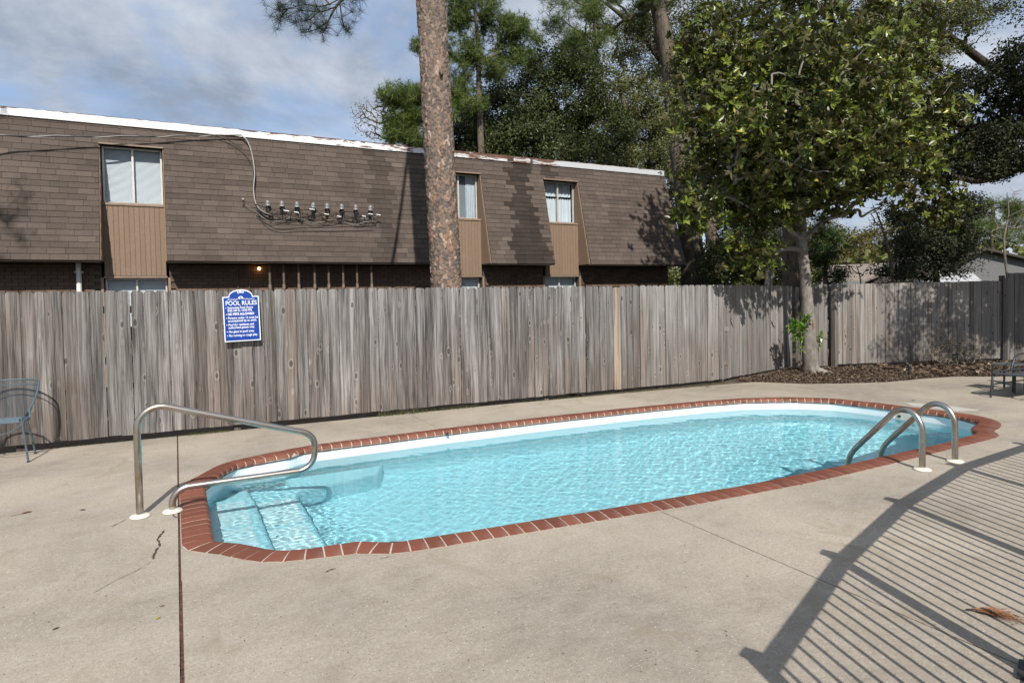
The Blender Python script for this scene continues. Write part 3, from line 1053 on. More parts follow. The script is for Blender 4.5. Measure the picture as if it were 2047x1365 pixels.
variants = {}
for s_ in shs[:300]:
    wq = round(s_[1] - s_[0], 2)
    key = (wq, random.randint(0, 3), round(s_[3] - s_[2], 3))
    if key not in variants:
        v, f = shingle_verts(-wq / 2, wq / 2, ZE, ZE + (s_[3] - s_[2]), Vector((0, 15.2, ZE)))
        variants[key] = mesh('shingle', v, f, M['shingle_o'])
    o = link('shingle', variants[key], bld)
    o.location = Vector(((s_[0] + s_[1]) / 2, my(s_[2]), s_[2])) + BO
    o.color = (s_[4], s_[4], s_[4], 1)
V, Fc, T = [], [], []
for s_ in shs[300:]:
    v, f = shingle_verts(s_[0], s_[1], s_[2], s_[3], -BO)
    k = len(V); V += v; T += [s_[4]] * len(v); Fc += [tuple(i + k for i in q) for q in f]
me = mesh('shingle_field', V, Fc, M['shingle_a'])
a_ = me.attributes.new('tone', 'FLOAT', 'POINT'); a_.data.foreach_set('value', T)
link('shingle_field', me, bld, kind='stuff')

# bricks of the ground-floor wall
bw, bh = 0.203, 0.067
bks = []
for r in range(9):
    z0 = 1.99 + r * 0.0745
    ph = 0.5 * (r % 2) * (bw + .01)
    x = XL + ph
    while x < XR:
        skip = any(a - 0.02 < x + bw and x < c + 0.02 for a, c in GAPS)
        if not skip and z0 + bh < ZE - .03:
            bks.append((x, min(x + bw, XR), z0, random.uniform(.75, 1.25)))
        x += bw + .01
bks.sort(key=lambda q: (abs(q[0] - 2.0) + (20 if q[2] < 2.0 else 0)))
bvar = {}
V, Fc, T = [], [], []
for i, (xa, xb, z0, tn) in enumerate(bks):
    if i < 300 and xb - xa > .19:
        if 'b' not in bvar:
            bvar['b'] = MB().box(-bw / 2, 0, 0, bw / 2, .03, bh).me('brick', M['wallbrick'])
        o = link('brick', bvar['b'], bld); o.location = Vector(((xa + xb) / 2, YW, z0)) + BO
    else:
        q = MB().box(xa, YW, z0, xb, YW + .03, z0 + bh)
        k = len(V); V += [Vector(p) + BO for p in q.v]; T += [tn] * 8; Fc += [tuple(j + k for j in f_) for f_ in q.f]
me = mesh('brick_field', V, Fc, M['brick_a'])
a_ = me.attributes.new('tone', 'FLOAT', 'POINT'); a_.data.foreach_set('value', T)
link('brick_field', me, bld, kind='stuff')

# window bays
blind_label = ['window with closed white blinds', 'narrow window with half hidden blinds', 'window with short white curtains']
YG = YW + 0.20


def window(x0, x1, z0, z1, style):
    fr = LMB()
    t = 0.035
    fr.box(x0, YG - .03, z0, x0 + t, YG + .03, z1); fr.box(x1 - t, YG - .03, z0, x1, YG + .03, z1)
    fr.box(x0 + t, YG - .03, z0, x1 - t, YG + .03, z0 + t); fr.box(x0 + t, YG - .03, z1 - t, x1 - t, YG + .03, z1)
    xm = (x0 + x1) / 2
    fr.box(xm - .02, YG - .035, z0 + t, xm + .02, YG + .025, z1 - t)
    win = fr.build('window', M['alum'])
    for (a, c) in ((x0 + t, xm - .02), (xm + .02, x1 - t)):
        g_ = LMB(); g_.add([(a, YG, z0 + t), (c, YG, z0 + t), (c, YG, z1 - t), (a, YG, z1 - t)], [(0, 1, 2, 3)]); g_.build('pane', M['glass'], win)
    bk = LMB(); bk.box(x0, YG + .22, z0, x1, YG + .23, z1); bk.build('room_wall', M['room'], win)
    if style in ('blind', 'dimblind'):
        s = LMB()
        zz_ = z0 + t
        while zz_ < z1 - t - .01:
            s.add([(x0 + t, YG + .055, zz_), (x1 - t, YG + .055, zz_), (x1 - t, YG + .075, zz_ + .023), (x0 + t, YG + .075, zz_ + .023)], [(0, 1, 2, 3)])
            zz_ += 0.024
        s.build('blind', M['blind'] if style == 'blind' else M['dimblind'], win)
    if style in ('curtain', 'dimblind'):
        parts = [(x0 + t, x1 - t, z0 + .02, z0 + (z1 - z0) * .60, .10)] + [(x0 + t, x1 - t, z0 + (z1 - z0) * .66, z1 - .02, .12)] if style == 'curtain' else [(x0 + (x1 - x0) * .72, x1 - t, z0, z1, .05)]
        for (a, c, za, zb, dy) in parts:
            s = LMB(); v = []; N = 60
            for k in range(N + 1):
                xx = a + (c - a) * k / N
                wv = .018 * math.sin(k * .9) + .01 * math.sin(k * 2.3)
                v += [(xx, YG + dy + wv, za), (xx, YG + dy + wv * .6, zb + .02 * math.sin(k * 1.3))]
            s.add(v, [(2 * k, 2 * k + 2, 2 * k + 3, 2 * k + 1) for k in range(N)]); s.build('curtain', M['curtain'], win)
    return win


M['dimblind'] = plain('grey_blind', (0.36, 0.39, 0.41), 0.6, var=0.03)
styles = ['blind', 'dimblind', 'curtain']
for (a, c), st in zip(GAPS, styles):
    # recess: head, reveal, sill
    w = LMB(); w.box(a, my(ZH) - .035, ZH, c, YG + .25, ZH + .03); w.build('window_head', M['trim'])
    for xx in (a, c):                                  # tapered side cheeks clad with grooved boards
        w = LMB(); s = 0.004 if xx == a else -0.004
        pts = [(xx + s, 15.215, ZE), (xx + s, YW + .22, ZE), (xx + s, YW + .22, ZH), (xx + s, my(ZH), ZH)]
        pts2 = [(p[0] + s * 4, p[1] + (0.01 if i in (0, 3) else 0), p[2]) for i, p in enumerate(pts)]
        w.add(pts + pts2, [(0, 1, 2, 3), (7, 6, 5, 4), (0, 3, 7, 4), (0, 4, 5, 1)]); w.build('cheek', M['siding'])
        yb = 15.26
        while yb < YW - .02:
            ztop = ZE + (yb - 15.2) / SL - .03
            q = LMB(); q.box(xx + s * 5, yb, ZE + .01, xx + s * 6.5, yb + .055, max(ztop, ZE + .06)); q.build('siding_board', M['siding'])
            yb += .068
    window(a + .04, c - .04, ZS + .02, ZH - .005, st)
    w = LMB(); w.box(a + .02, YW - .035, ZS - .035, c - .02, YW + .22, ZS + .015); o = w.build('sill', M['trim'])
    # grooved siding panel, board by board
    nbd = 12; bwid = (c - a - .05) / nbd
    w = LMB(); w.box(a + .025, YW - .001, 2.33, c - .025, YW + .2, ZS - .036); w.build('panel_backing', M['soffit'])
    for k in range(nbd):
        xx = a + .025 + k * bwid
        q = LMB(); q.box(xx + .003, YW - .013, 2.34, xx + bwid - .003, YW - .002, ZS - .037); q.build('siding_board', M['siding'])
    w = LMB(); w.box(a + .01, YW - .02, 2.295, c - .01, YW + .2, 2.332); w.build('trim', M['trim'])
    window(a + .02, c - .02, 1.25, 2.29, 'blind')
    for xx in (a - .05, c):
        w = LMB(); w.box(xx, YW - .004, 0, xx + .05, YW + .029, 2.3); w.build('trim', M['trim'])
# downpipe
w = LMB(); w.tube([(-1.73, 15.70, 0), (-1.73, 15.70, ZE - .03)], .048, 12); o = w.build('downpipe', M['whitepaint'])
w = LMB(); w.box(-1.81, 15.73, 2.40, -1.65, 15.76, 2.43); w.build('bracket', M['whitepaint'], o)
# electrical box below the soffit, thin conduits
for xx in (1.28, 1.52):
    w = LMB(); w.tube([(xx, 15.77, 0), (xx, 15.77, 2.6)], .012, 6); w.build('thin_conduit', M['conduit'])

# wall lamp
wl = empty('wall_lamp', 'small lit bulb lamp under the soffit, glowing orange', 'lamp', (1.74, 15.72, 2.50))
MB().lathe([(.045, 0), (.045, .03), (.02, .05)], 12, (0, .03, .03)).build('lamp_base', M['zinc'], wl)
m_, b_, p_, o_ = matl('lit_bulb')
p_.inputs['Emission Color'].default_value = (1, .45, .12, 1); p_.inputs['Emission Strength'].default_value = 9
MB().lathe([(.004, -.04), (.028, -.025), (.036, 0), (.028, .022), (.015, .03)], 14).build('bulb', m_, wl, True)

# weatherheads with conduit
HX = [1.934, 2.238, 2.57, 2.933, 3.257, 3.601, 3.938, 4.295]
HL = ['service mast hood nearest the cable drop, first of the row of eight', 'second service mast hood from the cable drop', 'third service mast hood from the cable drop',
      'fourth service mast hood from the cable drop, left of the row middle', 'fifth service mast hood, right of the row middle', 'third service mast hood from the tree trunk end',
      'second service mast hood from the tree trunk end', 'service mast hood at the tree trunk end of the row, last of eight']
for i, hx in enumerate(HX):
    wh = empty('service_mast', HL[i], 'service mast', (hx, 15.46, 0), 'service masts in a row on the mansard')
    MB().tube([(0, 0, 0), (0, 0, 3.86)], .026, 10).build('conduit', M['conduit'], wh)
    MB().lathe([(.034, 2.02), (.034, 2.13)], 10).build('coupling', plain('tan_coupling', (.2, .15, .12), .7) if i == 0 else bpy.data.materials['tan_coupling'], wh)
    MB().tube([(0, 0, 3.72), (0, -.01, 3.86), (0, -.03, 3.92)], .036, 10).build('neck', M['black'], wh)
    h = MB().lathe([(.062, 0), (.066, .012), (.052, .018), (.055, .05), (.046, .09), (.025, .118), (.001, .126)], 14)
    ho = h.build('hood', M['zinc'], wh, True); ho.location = (0, -.04, 3.915); ho.rotation_euler = (R(14), 0, R(random.uniform(-12, 12)))
    for k in range(3):
        x0 = random.uniform(-.03, .03); dx = random.uniform(.05, .16) * random.choice([-1, 1]); dz = random.uniform(.18, .34)
        L = catmull([(x0, -.06, 3.90), (x0 + dx * .2, -.12, 3.80), (x0 + dx * .5, -.13, 3.90 - dz), (x0 + dx, -.12, 3.86 - dz * .7), (x0 + dx * 1.2, -.11, 3.78)], 5)
        MB().tube(L, .0065, 5).build('wire', M['black'], wh)
# small single mast left of the row
wh = empty('small_mast', 'single small conduit mast left of the row, with one thin wire', 'service mast', (1.42, 15.50, 0))
MB().tube([(0, .03, 3.80), (0, -.02, 3.90), (0, -.06, 4.02)], .018, 8).build('conduit', M['conduit'], wh)
MB().lathe([(.03, 0), (.036, .02), (.028, .05), (.001, .07)], 10, (0, -.06, 4.0)).build('hood', M['zinc'], wh, True)
MB().tube(catmull([(0, -.07, 3.97), (.10, -.10, 3.86), (.24, -.10, 3.78), (.36, -.08, 3.80), (.42, -.07, 3.88)], 5), .004, 5).build('wire', M['cable'], wh)
# splice bundle
bun = empty('cable_bundle', 'tangle of black cables with pale splices strung along the service masts', 'cables', (3.0, 15.3, 3.7))
for k in range(5):
    pts = []
    for j in range(12):
        t = j / 11
        pts.append((-1.35 + 2.75 * t, .02 + .04 * math.sin(j * 1.3 + k) + t * .02, .12 * math.sin(j * 1.7 + k * 2.1) * .45 - .05 * k + .10 + (.12 if j == 0 else 0)))
    MB().tube(catmull(pts, 4), .0075 if k < 4 else .006, 5).build('cable', M['black'] if k < 4 else M['cable'], bun)
for (x, z, L) in ((-.75, .10, .12), (-.52, .075, .10), (-.18, .16, .12), (.16, .06, .10), (.45, .02, .10), (1.05, .05, .09), (1.20, .11, .11), (1.40, .10, .10)):
    MB().tube([(x, -.03, z), (x + L, -.035, z - .012)], .013, 7).build('splice', M['whitepaint'], bun)
# service drop
cab = empty('service_drop_cable', 'thick twisted cable crossing the left mansard and dropping to the service masts', 'cable', (0, 15.8, 0))
Q = [Vector((-12, 13.2, 5.6)), at(-200, 268, 15.15), at(0, 271, 15.42), at(150, 273, 15.55), at(300, 273, 15.68), at(400, 271.5, 15.77), at(482, 270.5, 15.80)]
Q = catmull([q - Vector((0, 15.8, 0)) for q in Q], 8)
MB().tube(Q, .014, 7).build('cable', M['black'], cab)
MB().tube([q + Vector((0, -.018 * math.cos(i * .9), .018 * math.sin(i * .9))) for i, q in enumerate(Q)], .010, 6).build('strand', M['cable'], cab)
D = catmull([q - Vector((0, 15.8, 0)) for q in [at(482, 270.5, 15.80), at(495, 283, 15.74), at(504, 310, 15.66), at(509, 345, 15.56), at(507, 380, 15.46), at(512, 408, 15.36), at(524, 422, 15.32), at(545, 432, 15.30)]], 6)
MB().tube(D, .013, 7).build('drop', M['cable'], cab)
MB().tube([q + Vector((.02, .05, -.03)) for q in D], .010, 6).build('drop', M['black'], cab)
D2 = catmull([q - Vector((0, 15.8, 0)) for q in [at(430, 272, 15.80), at(455, 280, 15.78), at(485, 300, 15.72), at(503, 330, 15.62), at(508, 380, 15.48), at(514, 420, 15.38), at(530, 445, 15.30), at(556, 458, 15.28), at(600, 456, 15.28), at(660, 455, 15.28), at(745, 452, 15.28)]], 6)
MB().tube(D2, .009, 6).build('drop', M['black'], cab)

# ------------------------------------------------------------------ fences
def picket_mesh(w, h, style, seed, mat):
    rd = random.Random(seed)
    t = .016
    if style == 'dog':
        c = rd.uniform(.018, .03); c2 = rd.uniform(.018, .03)
        prof = [(-w / 2, 0), (w / 2, rd.uniform(-.004, .004)), (w / 2 + rd.uniform(-.002, .002), h - c * 1.1), (w / 2 - c, h - rd.uniform(0, .004)), (-w / 2 + c2, h), (-w / 2 + rd.uniform(-.002, .002), h - c2 * 1.1)]
    else:
        prof = [(-w / 2, 0), (w / 2, rd.uniform(-.004, .004)), (w / 2, h + rd.uniform(-.004, .004)), (-w / 2, h)]
    cup = rd.uniform(-.006, .008)
    n = len(prof)
    v = [(x, (abs(x) / (w / 2)) * cup, z) for x, z in prof] + [(x, t + (abs(x) / (w / 2)) * cup, z) for x, z in prof]
    f = [tuple(range(n)), tuple(range(2 * n - 1, n - 1, -1))] + [(i, n + i, n + (i + 1) % n, (i + 1) % n) for i in range(n)]
    return mesh('picket', v, f, mat)


def wood_fence(root, p0, p1, w, gap, zb, ht, style, mat, special=None, posts=True):
    p0, p1 = Vector((*p0, 0)), Vector((*p1, 0))
    L = (p1 - p0).length; u = (p1 - p0) / L
    ang = math.atan2(u.y, u.x)
    meshes = [picket_mesh(w, 1.0, style, k, mat) for k in range(9)]
    meshes = [picket_mesh(w, ht, style, k, mat) for k in range(9)]
    s = w / 2; i = 0
    while s < L - w * .3:
        zz_ = zb(s / L) if callable(zb) else zb
        me = meshes[random.randrange(9)]
        if special and i in special: me = picket_mesh(w, ht - .02, style, 77, special[i])
        o = link('picket', me, root)
        q = p0 + u * s
        o.location = Vector((q.x, q.y, zz_ + random.uniform(-.006, .006))) - root.location
        o.location += Vector((-u.y, u.x, 0)) * random.uniform(-.008, .008)
        o.rotation_euler = (random.uniform(-.003, .003), random.uniform(-.0035, .0035), ang + random.uniform(-.012, .012))
        s += w + gap * random.uniform(.2, 1.8); i += 1
    nrm = Vector((-u.y, u.x, 0))
    for z in (.32, .98, 1.62):
        a = p0 + nrm * .022; c = p1 + nrm * .022
        v = [(a.x, a.y, z), (c.x, c.y, z), (c.x, c.y, z + .088), (a.x, a.y, z + .088)]
        a2, c2 = a + nrm * .038, c + nrm * .038
        v += [(a2.x, a2.y, z), (c2.x, c2.y, z), (c2.x, c2.y, z + .088), (a2.x, a2.y, z + .088)]
        MB().add([Vector(x) - root.location for x in v], [(0, 1, 2, 3), (7, 6, 5, 4), (3, 2, 6, 7), (0, 4, 5, 1), (0, 3, 7, 4), (1, 5, 6, 2)]).build('rail', mat, root)
    if posts:
        k = 0.0
        while k <= L:
            q = p0 + u * k + nrm * .11
            MB().box(-.044, -.044, -.2, .044, .044, zz_ + ht - .05).build('post', mat, root).location = Vector((q.x, q.y, 0)) - root.location
            k += 2.4
    return i


f1 = empty('wooden_fence', 'long weathered grey dog-eared picket fence behind the pool, below the apartment building', 'fence', (3, 9.2, 0))
n1_ = wood_fence(f1, (-6.5, 9.66), (9.50, 8.94), .1375, .006, lambda t: .085 - .035 * t, 1.83, 'dog', M['fence'], {93: M['fence_new']})
f2 = empty('wooden_fence', 'short grey fence section stepping back to the magnolia trunk', 'fence', (11, 9, 0))
wood_fence(f2, (9.43, 8.975), (12.42, 9.80), .115, .003, lambda t: .055 - .03 * t, 1.82, 'flat', M['fence'])
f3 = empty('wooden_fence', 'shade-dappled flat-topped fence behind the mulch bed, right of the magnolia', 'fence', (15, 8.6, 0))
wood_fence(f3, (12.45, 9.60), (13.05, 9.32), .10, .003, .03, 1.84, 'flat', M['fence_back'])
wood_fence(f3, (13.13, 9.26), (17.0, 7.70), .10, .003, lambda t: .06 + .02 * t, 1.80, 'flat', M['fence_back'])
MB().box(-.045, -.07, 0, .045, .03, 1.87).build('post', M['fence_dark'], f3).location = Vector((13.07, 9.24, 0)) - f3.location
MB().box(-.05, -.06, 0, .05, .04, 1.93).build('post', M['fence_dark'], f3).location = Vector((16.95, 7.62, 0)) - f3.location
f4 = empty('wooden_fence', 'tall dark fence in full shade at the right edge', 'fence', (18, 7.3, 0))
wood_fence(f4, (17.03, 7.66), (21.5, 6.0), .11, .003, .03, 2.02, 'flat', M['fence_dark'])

# ------------------------------------------------------------------ pool rules sign
YS = 9.235
sg = empty('pool_rules_sign', 'blue and white POOL RULES sign with rounded crest on the wooden fence', 'sign', (0.785, YS, 1.505))
sg.rotation_euler = (0, R(-1.2), R(-2.6))


def sign_outline(w, h, r, k=0.0):
    P = [(-w / 2 + k, -h / 2 + k), (w / 2 - k, -h / 2 + k), (w / 2 - k, h / 2 - k), (r, h / 2 - k)]
    for a in range(1, 24):
        t = PI * a / 24
        P.append(((r) * math.cos(t), h / 2 - k * .2 + (r * .62 - k * .5) * math.sin(t)))
    P += [(-r, h / 2 - k), (-w / 2 + k, h / 2 - k)]
    return P


def plate(P, y0, y1):
    n = len(P)
    v = [(x, y0, z) for x, z in P] + [(x, y1, z) for x, z in P]
    return MB().add(v, [tuple(range(n)), tuple(range(2 * n - 1, n - 1, -1))] + [(i, n + i, n + (i + 1) % n, (i + 1) % n) for i in range(n)])


plate(sign_outline(.45, .60, .150), -.002, .002).build('border', M['signwhite'], sg)
plate(sign_outline(.45, .60, .140, .013), -.0035, -.0025).build('panel', M['signblue'], sg)


def text(body, x, z, size, parent, mat, y=-.0045, bold=.0, width=None, align='LEFT'):
    c = bpy.data.curves.new('lettering', 'FONT')
    c.body = body; c.size = size; c.align_x = align; c.offset = bold
    o = bpy.data.objects.new('tmp', c); COL.objects.link(o)
    dg = bpy.context.evaluated_depsgraph_get()
    me = bpy.data.meshes.new_from_object(o.evaluated_get(dg))
    COL.objects.unlink(o); bpy.data.objects.remove(o)
    me.materials.clear(); me.materials.append(mat)
    xs = [v.co.x for v in me.vertices]
    sc = (width / (max(xs) - min(xs))) if width else 1.0
    for v in me.vertices: v.co = Vector((v.co.x * sc, 0, v.co.y))
    me.name = 'lettering'
    t = link('lettering', me, parent)
    t.location = (x, y, z)
    return t


text('POOL RULES', -.192, .185, .082, sg, M['signwhite'], bold=.0012, width=.384)
for (bl, s_, z, wd, bd) in ((1, 'Swimming Pool Hours', .138, .315, .0009), (0, '8:00 AM to 10:00 PM.', .100, .305, .0009), (1, 'NO PETS ALLOWED!', .052, .325, .0017), (1, 'Persons under 16 must be', .002, .37, .0009),
                            (0, 'accompanied by an adult.', -.036, .355, .0009), (1, 'Pool for residents and', -.088, .315, .0009), (0, 'authorized guests only.', -.126, .325, .0009),
                            (1, 'No glass in pool area.', -.180, .315, .0009), (1, 'No running or rough play.', -.232, .355, .0009)):
    text(s_, -.170, z, .043, sg, M['signwhite'], bold=bd, width=wd)
    if bl: plate([(-.188 + .006 * math.cos(a * PI / 4), z + .013 + .006 * math.sin(a * PI / 4)) for a in range(8)], -.0046, -.0040).build('bullet', M['signwhite'], sg)
for sgn in (-1, 1):
    L = [(sgn * (.035 + .135 * k / 30), -.0045, .262 + .008 * math.sin(k * .84)) for k in range(31)]
    MB().tube(L, .0032, 5).build('wave', M['signwhite'], sg)
    L = [(sgn * (.015 + .032 * k / 12 + .012 * math.sin(k * .5)), -.0045, .352 + .014 * math.sin(k * .62)) for k in range(13)]
    MB().tube(L, .004, 5).build('scroll', M['signwhite'], sg)
plate([(.032 * math.cos(PI * a / 12), .268 + .036 * math.sin(PI * a / 12)) for a in range(13)], -.0050, -.0040).build('emblem', M['signwhite'], sg)
plate([(.012 * math.cos(PI * a / 4), .284 + .010 * math.sin(PI * a / 4)) for a in range(8)], -.0060, -.0051).build('emblem_mark', M['signblue'], sg)
plate([(-.018, .347), (.018, .347), (.012, .372), (-.012, .372)], -.0050, -.0040).build('scroll', M['signwhite'], sg)

# ------------------------------------------------------------------ pool rails
TR = .0275
hr = empty('pool_handrail', 'stainless steel entry handrail over the pool steps', 'handrail', (-.306, 5.95, 0))
P = rounded([(0, 0, 0), (0, 0, .945), (1.405, 0, .503), (1.375, 0, .192), (.233, 0, .192), (.233, 0, 0)], [.17, .15, .15, .13], 12)
MB().tube(P, TR, 16).build('tube', M['steel'], hr, True)
for x in (0, .233):
    MB().lathe([(.078, 0), (.078, .006), (.066, .016), (.034, .022), (.0285, .024)], 24, (x, 0, .002)).build('escutcheon', M['flange'], hr, True)
ld = empty('pool_ladder', 'stainless steel pool ladder with two arched rails on the near coping', 'ladder', (6.51, 3.49, 0))
for x in (-.275, .285):
    P = catmull([(x, 0, 0), (x, 0, .2), (x, .001, .36), (x, .014, .435), (x, .055, .505), (x, .12, .548), (x, .195, .550), (x, .27, .510), (x, .345, .430), (x, .62, .130), (x, .70, .035), (x, .745, -.06), (x, .765, -.2), (x, .765, -.6), (x, .765, -1.25)], 5)
    MB().tube(P, TR, 16).build('rail', M['steel'], ld, True)
    MB().lathe([(.078, 0), (.078, .006), (.066, .016), (.034, .022), (.0285, .024)], 24, (x, 0, .002)).build('escutcheon', M['flange'], ld, True)
for z in (-.42, -.70, -.98):
    MB().box(-.26, .715, z, .27, .81, z + .03).build('tread', M['whitepaint'], ld)

# ------------------------------------------------------------------ metal picket fence behind the camera's right shoulder (its shadow crosses the deck)
ca, sa = math.cos(SUN_AZ), math.sin(SUN_AZ)
SH_L = 1.39
Ht = SH_L * math.tan(SUN_EL)
nubs = [(11.6, 3.05), (9.75, 3.45), (8.167, 3.55), (6.671, 3.454), (5.146, 3.125), (3.737, 2.682), (2.37, 2.11), (1.05, 1.22), (0.1, .1)]
bases = [Vector((x - SH_L * sa, y - SH_L * ca, 0)) for x, y in nubs]
bases = bases[:7]
mf = empty('metal_picket_fence', 'dark metal picket fence beside the deck, one post foot showing at the lower right', 'fence', tuple(bases[4]))
for k, q in enumerate(bases):
    o = MB().box(-.032, -.032, 0, .032, .032, Ht - .01).build('post', M['iron'], mf); o.location = q - bases[4]
    d = (bases[min(k + 1, len(bases) - 1)] - bases[max(k - 1, 0)]); o.rotation_euler = (0, 0, math.atan2(d.y, d.x))
    MB().box(-.042, -.042, Ht - .01, .042, .042, Ht + .012).build('cap', M['iron'], o)
    MB().box(-.095, -.075, 0, .075, .075, .016).build('foot_plate', M['iron'], o)
pk = MB().box(-.0075, -.0075, .06, .0075, .0075, Ht - .13).me('picket', M['iron'])
for k in range(len(bases) - 1):
    a, c = bases[k], bases[k + 1]
    L = (c - a).length; u = (c - a) / L; ang = math.atan2(u.y, u.x)
    for (z0, z1, t) in ((Ht - .165, Ht - .055, .012), (.035, .06, .014)):
        o = MB().box(.034, -t, z0, L - .034, t, z1).build('rail', M['iron'], mf); o.location = a - bases[4]; o.rotation_euler = (0, 0, ang)
    npk = round(L / .118)
    for j in range(1, npk):
        o = link('picket', pk, mf); o.location = a + u * (L * j / npk) - bases[4]; o.rotation_euler = (0, 0, ang)

# ------------------------------------------------------------------ patio chair (blue-grey wire)
ch = empty('patio_chair', 'blue-grey wrought iron mesh patio chair against the wooden fence', 'chair', (-1.76, 8.98, 0))
ch.rotation_euler = (0, 0, R(-6))
for (x, y, dx, dy) in ((-.24, -.20, -.05, -.03), (.24, -.20, .05, -.03), (-.18, .16, -.05, .08), (.18, .16, .05, .08)):
    MB().tube([(x, y, .44), (x + dx, y + dy, 0.01)], .011, 8).build('leg', M['blueiron'], ch)
    MB().lathe([(.016, 0), (.016, .012)], 8, (x + dx, y + dy, 0)).build('foot', M['black'], ch)


def rim(t):
    a = t * R(125)
    return Vector((.335 * math.sin(a), .06 + .30 * math.cos(a) * (.9 if math.cos(a) > 0 else .8), .875 - .015 * abs(t) - (.30 * max(0, abs(t) - .66) / .34)))


def ring(t):
    a = t * R(125)
    return Vector((.245 * math.sin(a), .22 * math.cos(a), .44))


MB().tube([rim(-1 + 2 * k / 40) for k in range(41)], .010, 8).build('back_rim', M['blueiron'], ch)
MB().tube([rim(-1 + 2 * k / 40).lerp(ring(-1 + 2 * k / 40), .13) for k in range(41)], .006, 6).build('back_band', M['blueiron'], ch)
MB().tube([ring(-1 + 2 * k / 40) for k in range(41)] + [Vector((-.245 * .82, -.20, .44))], .009, 8).build('seat_rim', M['blueiron'], ch)
for s in (-1, 1):
    MB().tube(catmull([rim(s), rim(s) + Vector((s * .01, -.03, -.08)), ring(s) + Vector((s * .02, -.04, .05)), ring(s) + Vector((0, -.02, 0))], 5), .009, 7).build('arm_support', M['blueiron'], ch)
    MB().tube(catmull([Vector((s * .23, -.18, .42)), Vector((s * .12, -.20, .34)), Vector((0, -.20, .32))], 5), .007, 6).build('brace', M['blueiron'], ch)
wm = MB()
NW, NH = 46, 22
for i in range(NW):
    for sgn in (1, -1):
        pts = []
        for j in range(NH + 1):
            t = -1 + 2 * i / (NW - 1) + sgn * (.021 if j % 2 else -.021)
            t = max(-1, min(1, t))
            pts.append(ring(t).lerp(rim(t), j / NH))
        wm.tube(pts, .0016, 3, False)
wm.build('back_mesh', M['blueiron'], ch, kind='stuff')
wm = MB()
for i in range(26):
    y = -.2 + .4 * i / 25
    hw = .245 if y < .05 else .245 * math.sqrt(max(0.02, 1 - ((y - .05) / .18) ** 2))
    wm.tube([(-hw + 2 * hw * k / 30, y + .006 * (k % 2), .445) for k in range(31)], .0017, 3, False)
wm.build('seat_mesh', M['blueiron'], ch, kind='stuff')

# ------------------------------------------------------------------ lounge chair and side table
lc = empty('lounge_chair', 'charcoal sling lounge chair at the right edge of the deck', 'chair', (11.28, 4.72, 0))
for y in (0, .56):
    MB().tube(catmull([(0, y, 0), (.03, y, .18), (.07, y, .31), (.16, y, .375), (.30, y, .39), (.9, y, .38), (1.5, y, .37)], 5), .016, 8).build('side_frame', M['blackmetal'], lc, True)
    MB().tube([(.045, y, .20), (1.45, y, .185)], .010, 7).build('side_bar', M['blackmetal'], lc)
    MB().tube([(.76, y + .004, .38), (.74, y, 0)], .018, 8).build('leg', M['blackmetal'], lc)
    MB().tube([(1.42, y, .37), (1.46, y, 0)], .016, 8).build('leg', M['blackmetal'], lc)
    MB().tube(catmull([(.62, y, .38), (.68, y, .50), (.78, y, .60), (.95, y, .63), (1.2, y, .62)], 5), .015, 8).build('arm', M['blackmetal'], lc, True)
v = []
for k in range(21):
    x = .06 + 1.35 * k / 20
    z = .385 - .045 * math.sin(PI * k / 20) - (.02 if k == 0 else 0)
    v += [(x, .015, z), (x, .545, z), (x, .545, z - .01), (x, .015, z - .01)]
f = []
for k in range(20):
    a = 4 * k
    for j in range(4): f.append((a + j, a + (j + 1) % 4, a + 4 + (j + 1) % 4, a + 4 + j))
MB().add(v, f).build('seat', M['sling'], lc)
MB().add([(1.38, .02, .37), (1.38, .54, .37), (1.75, .54, 1.0), (1.75, .02, 1.0), (1.40, .02, .36), (1.40, .54, .36), (1.77, .54, .99), (1.77, .02, .99)], [(0, 1, 2, 3), (7, 6, 5, 4), (0, 3, 7, 4), (1, 5, 6, 2), (3, 2, 6, 7)]).build('backrest', M['sling'], lc)
tb = empty('side_table', 'low metal side table behind the lounge chair', 'table', (12.32, 5.50, 0))
MB().box(-.21, -.17, .425, .21, .17, .445).build('table_top', M['tabletop'], tb)
for x in (-.19, .19):
    for y in (-.15, .15):
        MB().box(x - .012, y - .012, 0, x + .012, y + .012, .424).build('leg', M['blackmetal'], tb)

# ------------------------------------------------------------------ vegetation helpers
def leaf_cloud(pos, size, aspect, mat, name, parent, up=0.5, tones=None, outward=None, kind=None, droop=0.0):
    n = len(pos)
    nrm = rng.normal(size=(n, 3)); nrm /= np.linalg.norm(nrm, axis=1)[:, None]
    nrm[:, 2] += up
    if outward is not None: nrm += outward * 0.6
    nrm /= np.linalg.norm(nrm, axis=1)[:, None]
    t = rng.normal(size=(n, 3)); t[:, 2] -= droop; t -= nrm * np.sum(t * nrm, 1)[:, None]; t /= np.linalg.norm(t, axis=1)[:, None] + 1e-9
    s = np.cross(nrm, t)
    L = (size * rng.uniform(.65, 1.3, n))[:, None]
    w = L * aspect
    a = pos - t * L * .5
    bq = pos + s * w * .5 + nrm * w * .16
    c = pos + t * L * .5
    d = pos - s * w * .5 + nrm * w * .16
    V = np.stack([a, bq, c, d], 1).reshape(-1, 3)
    i = np.arange(n) * 4
    Fq = np.concatenate([np.stack([i, i + 1, i + 2], 1), np.stack([i, i + 2, i + 3], 1)], 0)
    tn = np.repeat(rng.uniform(0, 1, n) if tones is None else tones, 4)
    me = npmesh(name, V, Fq, mat, tn)
    return link(name, me, parent, kind=kind)


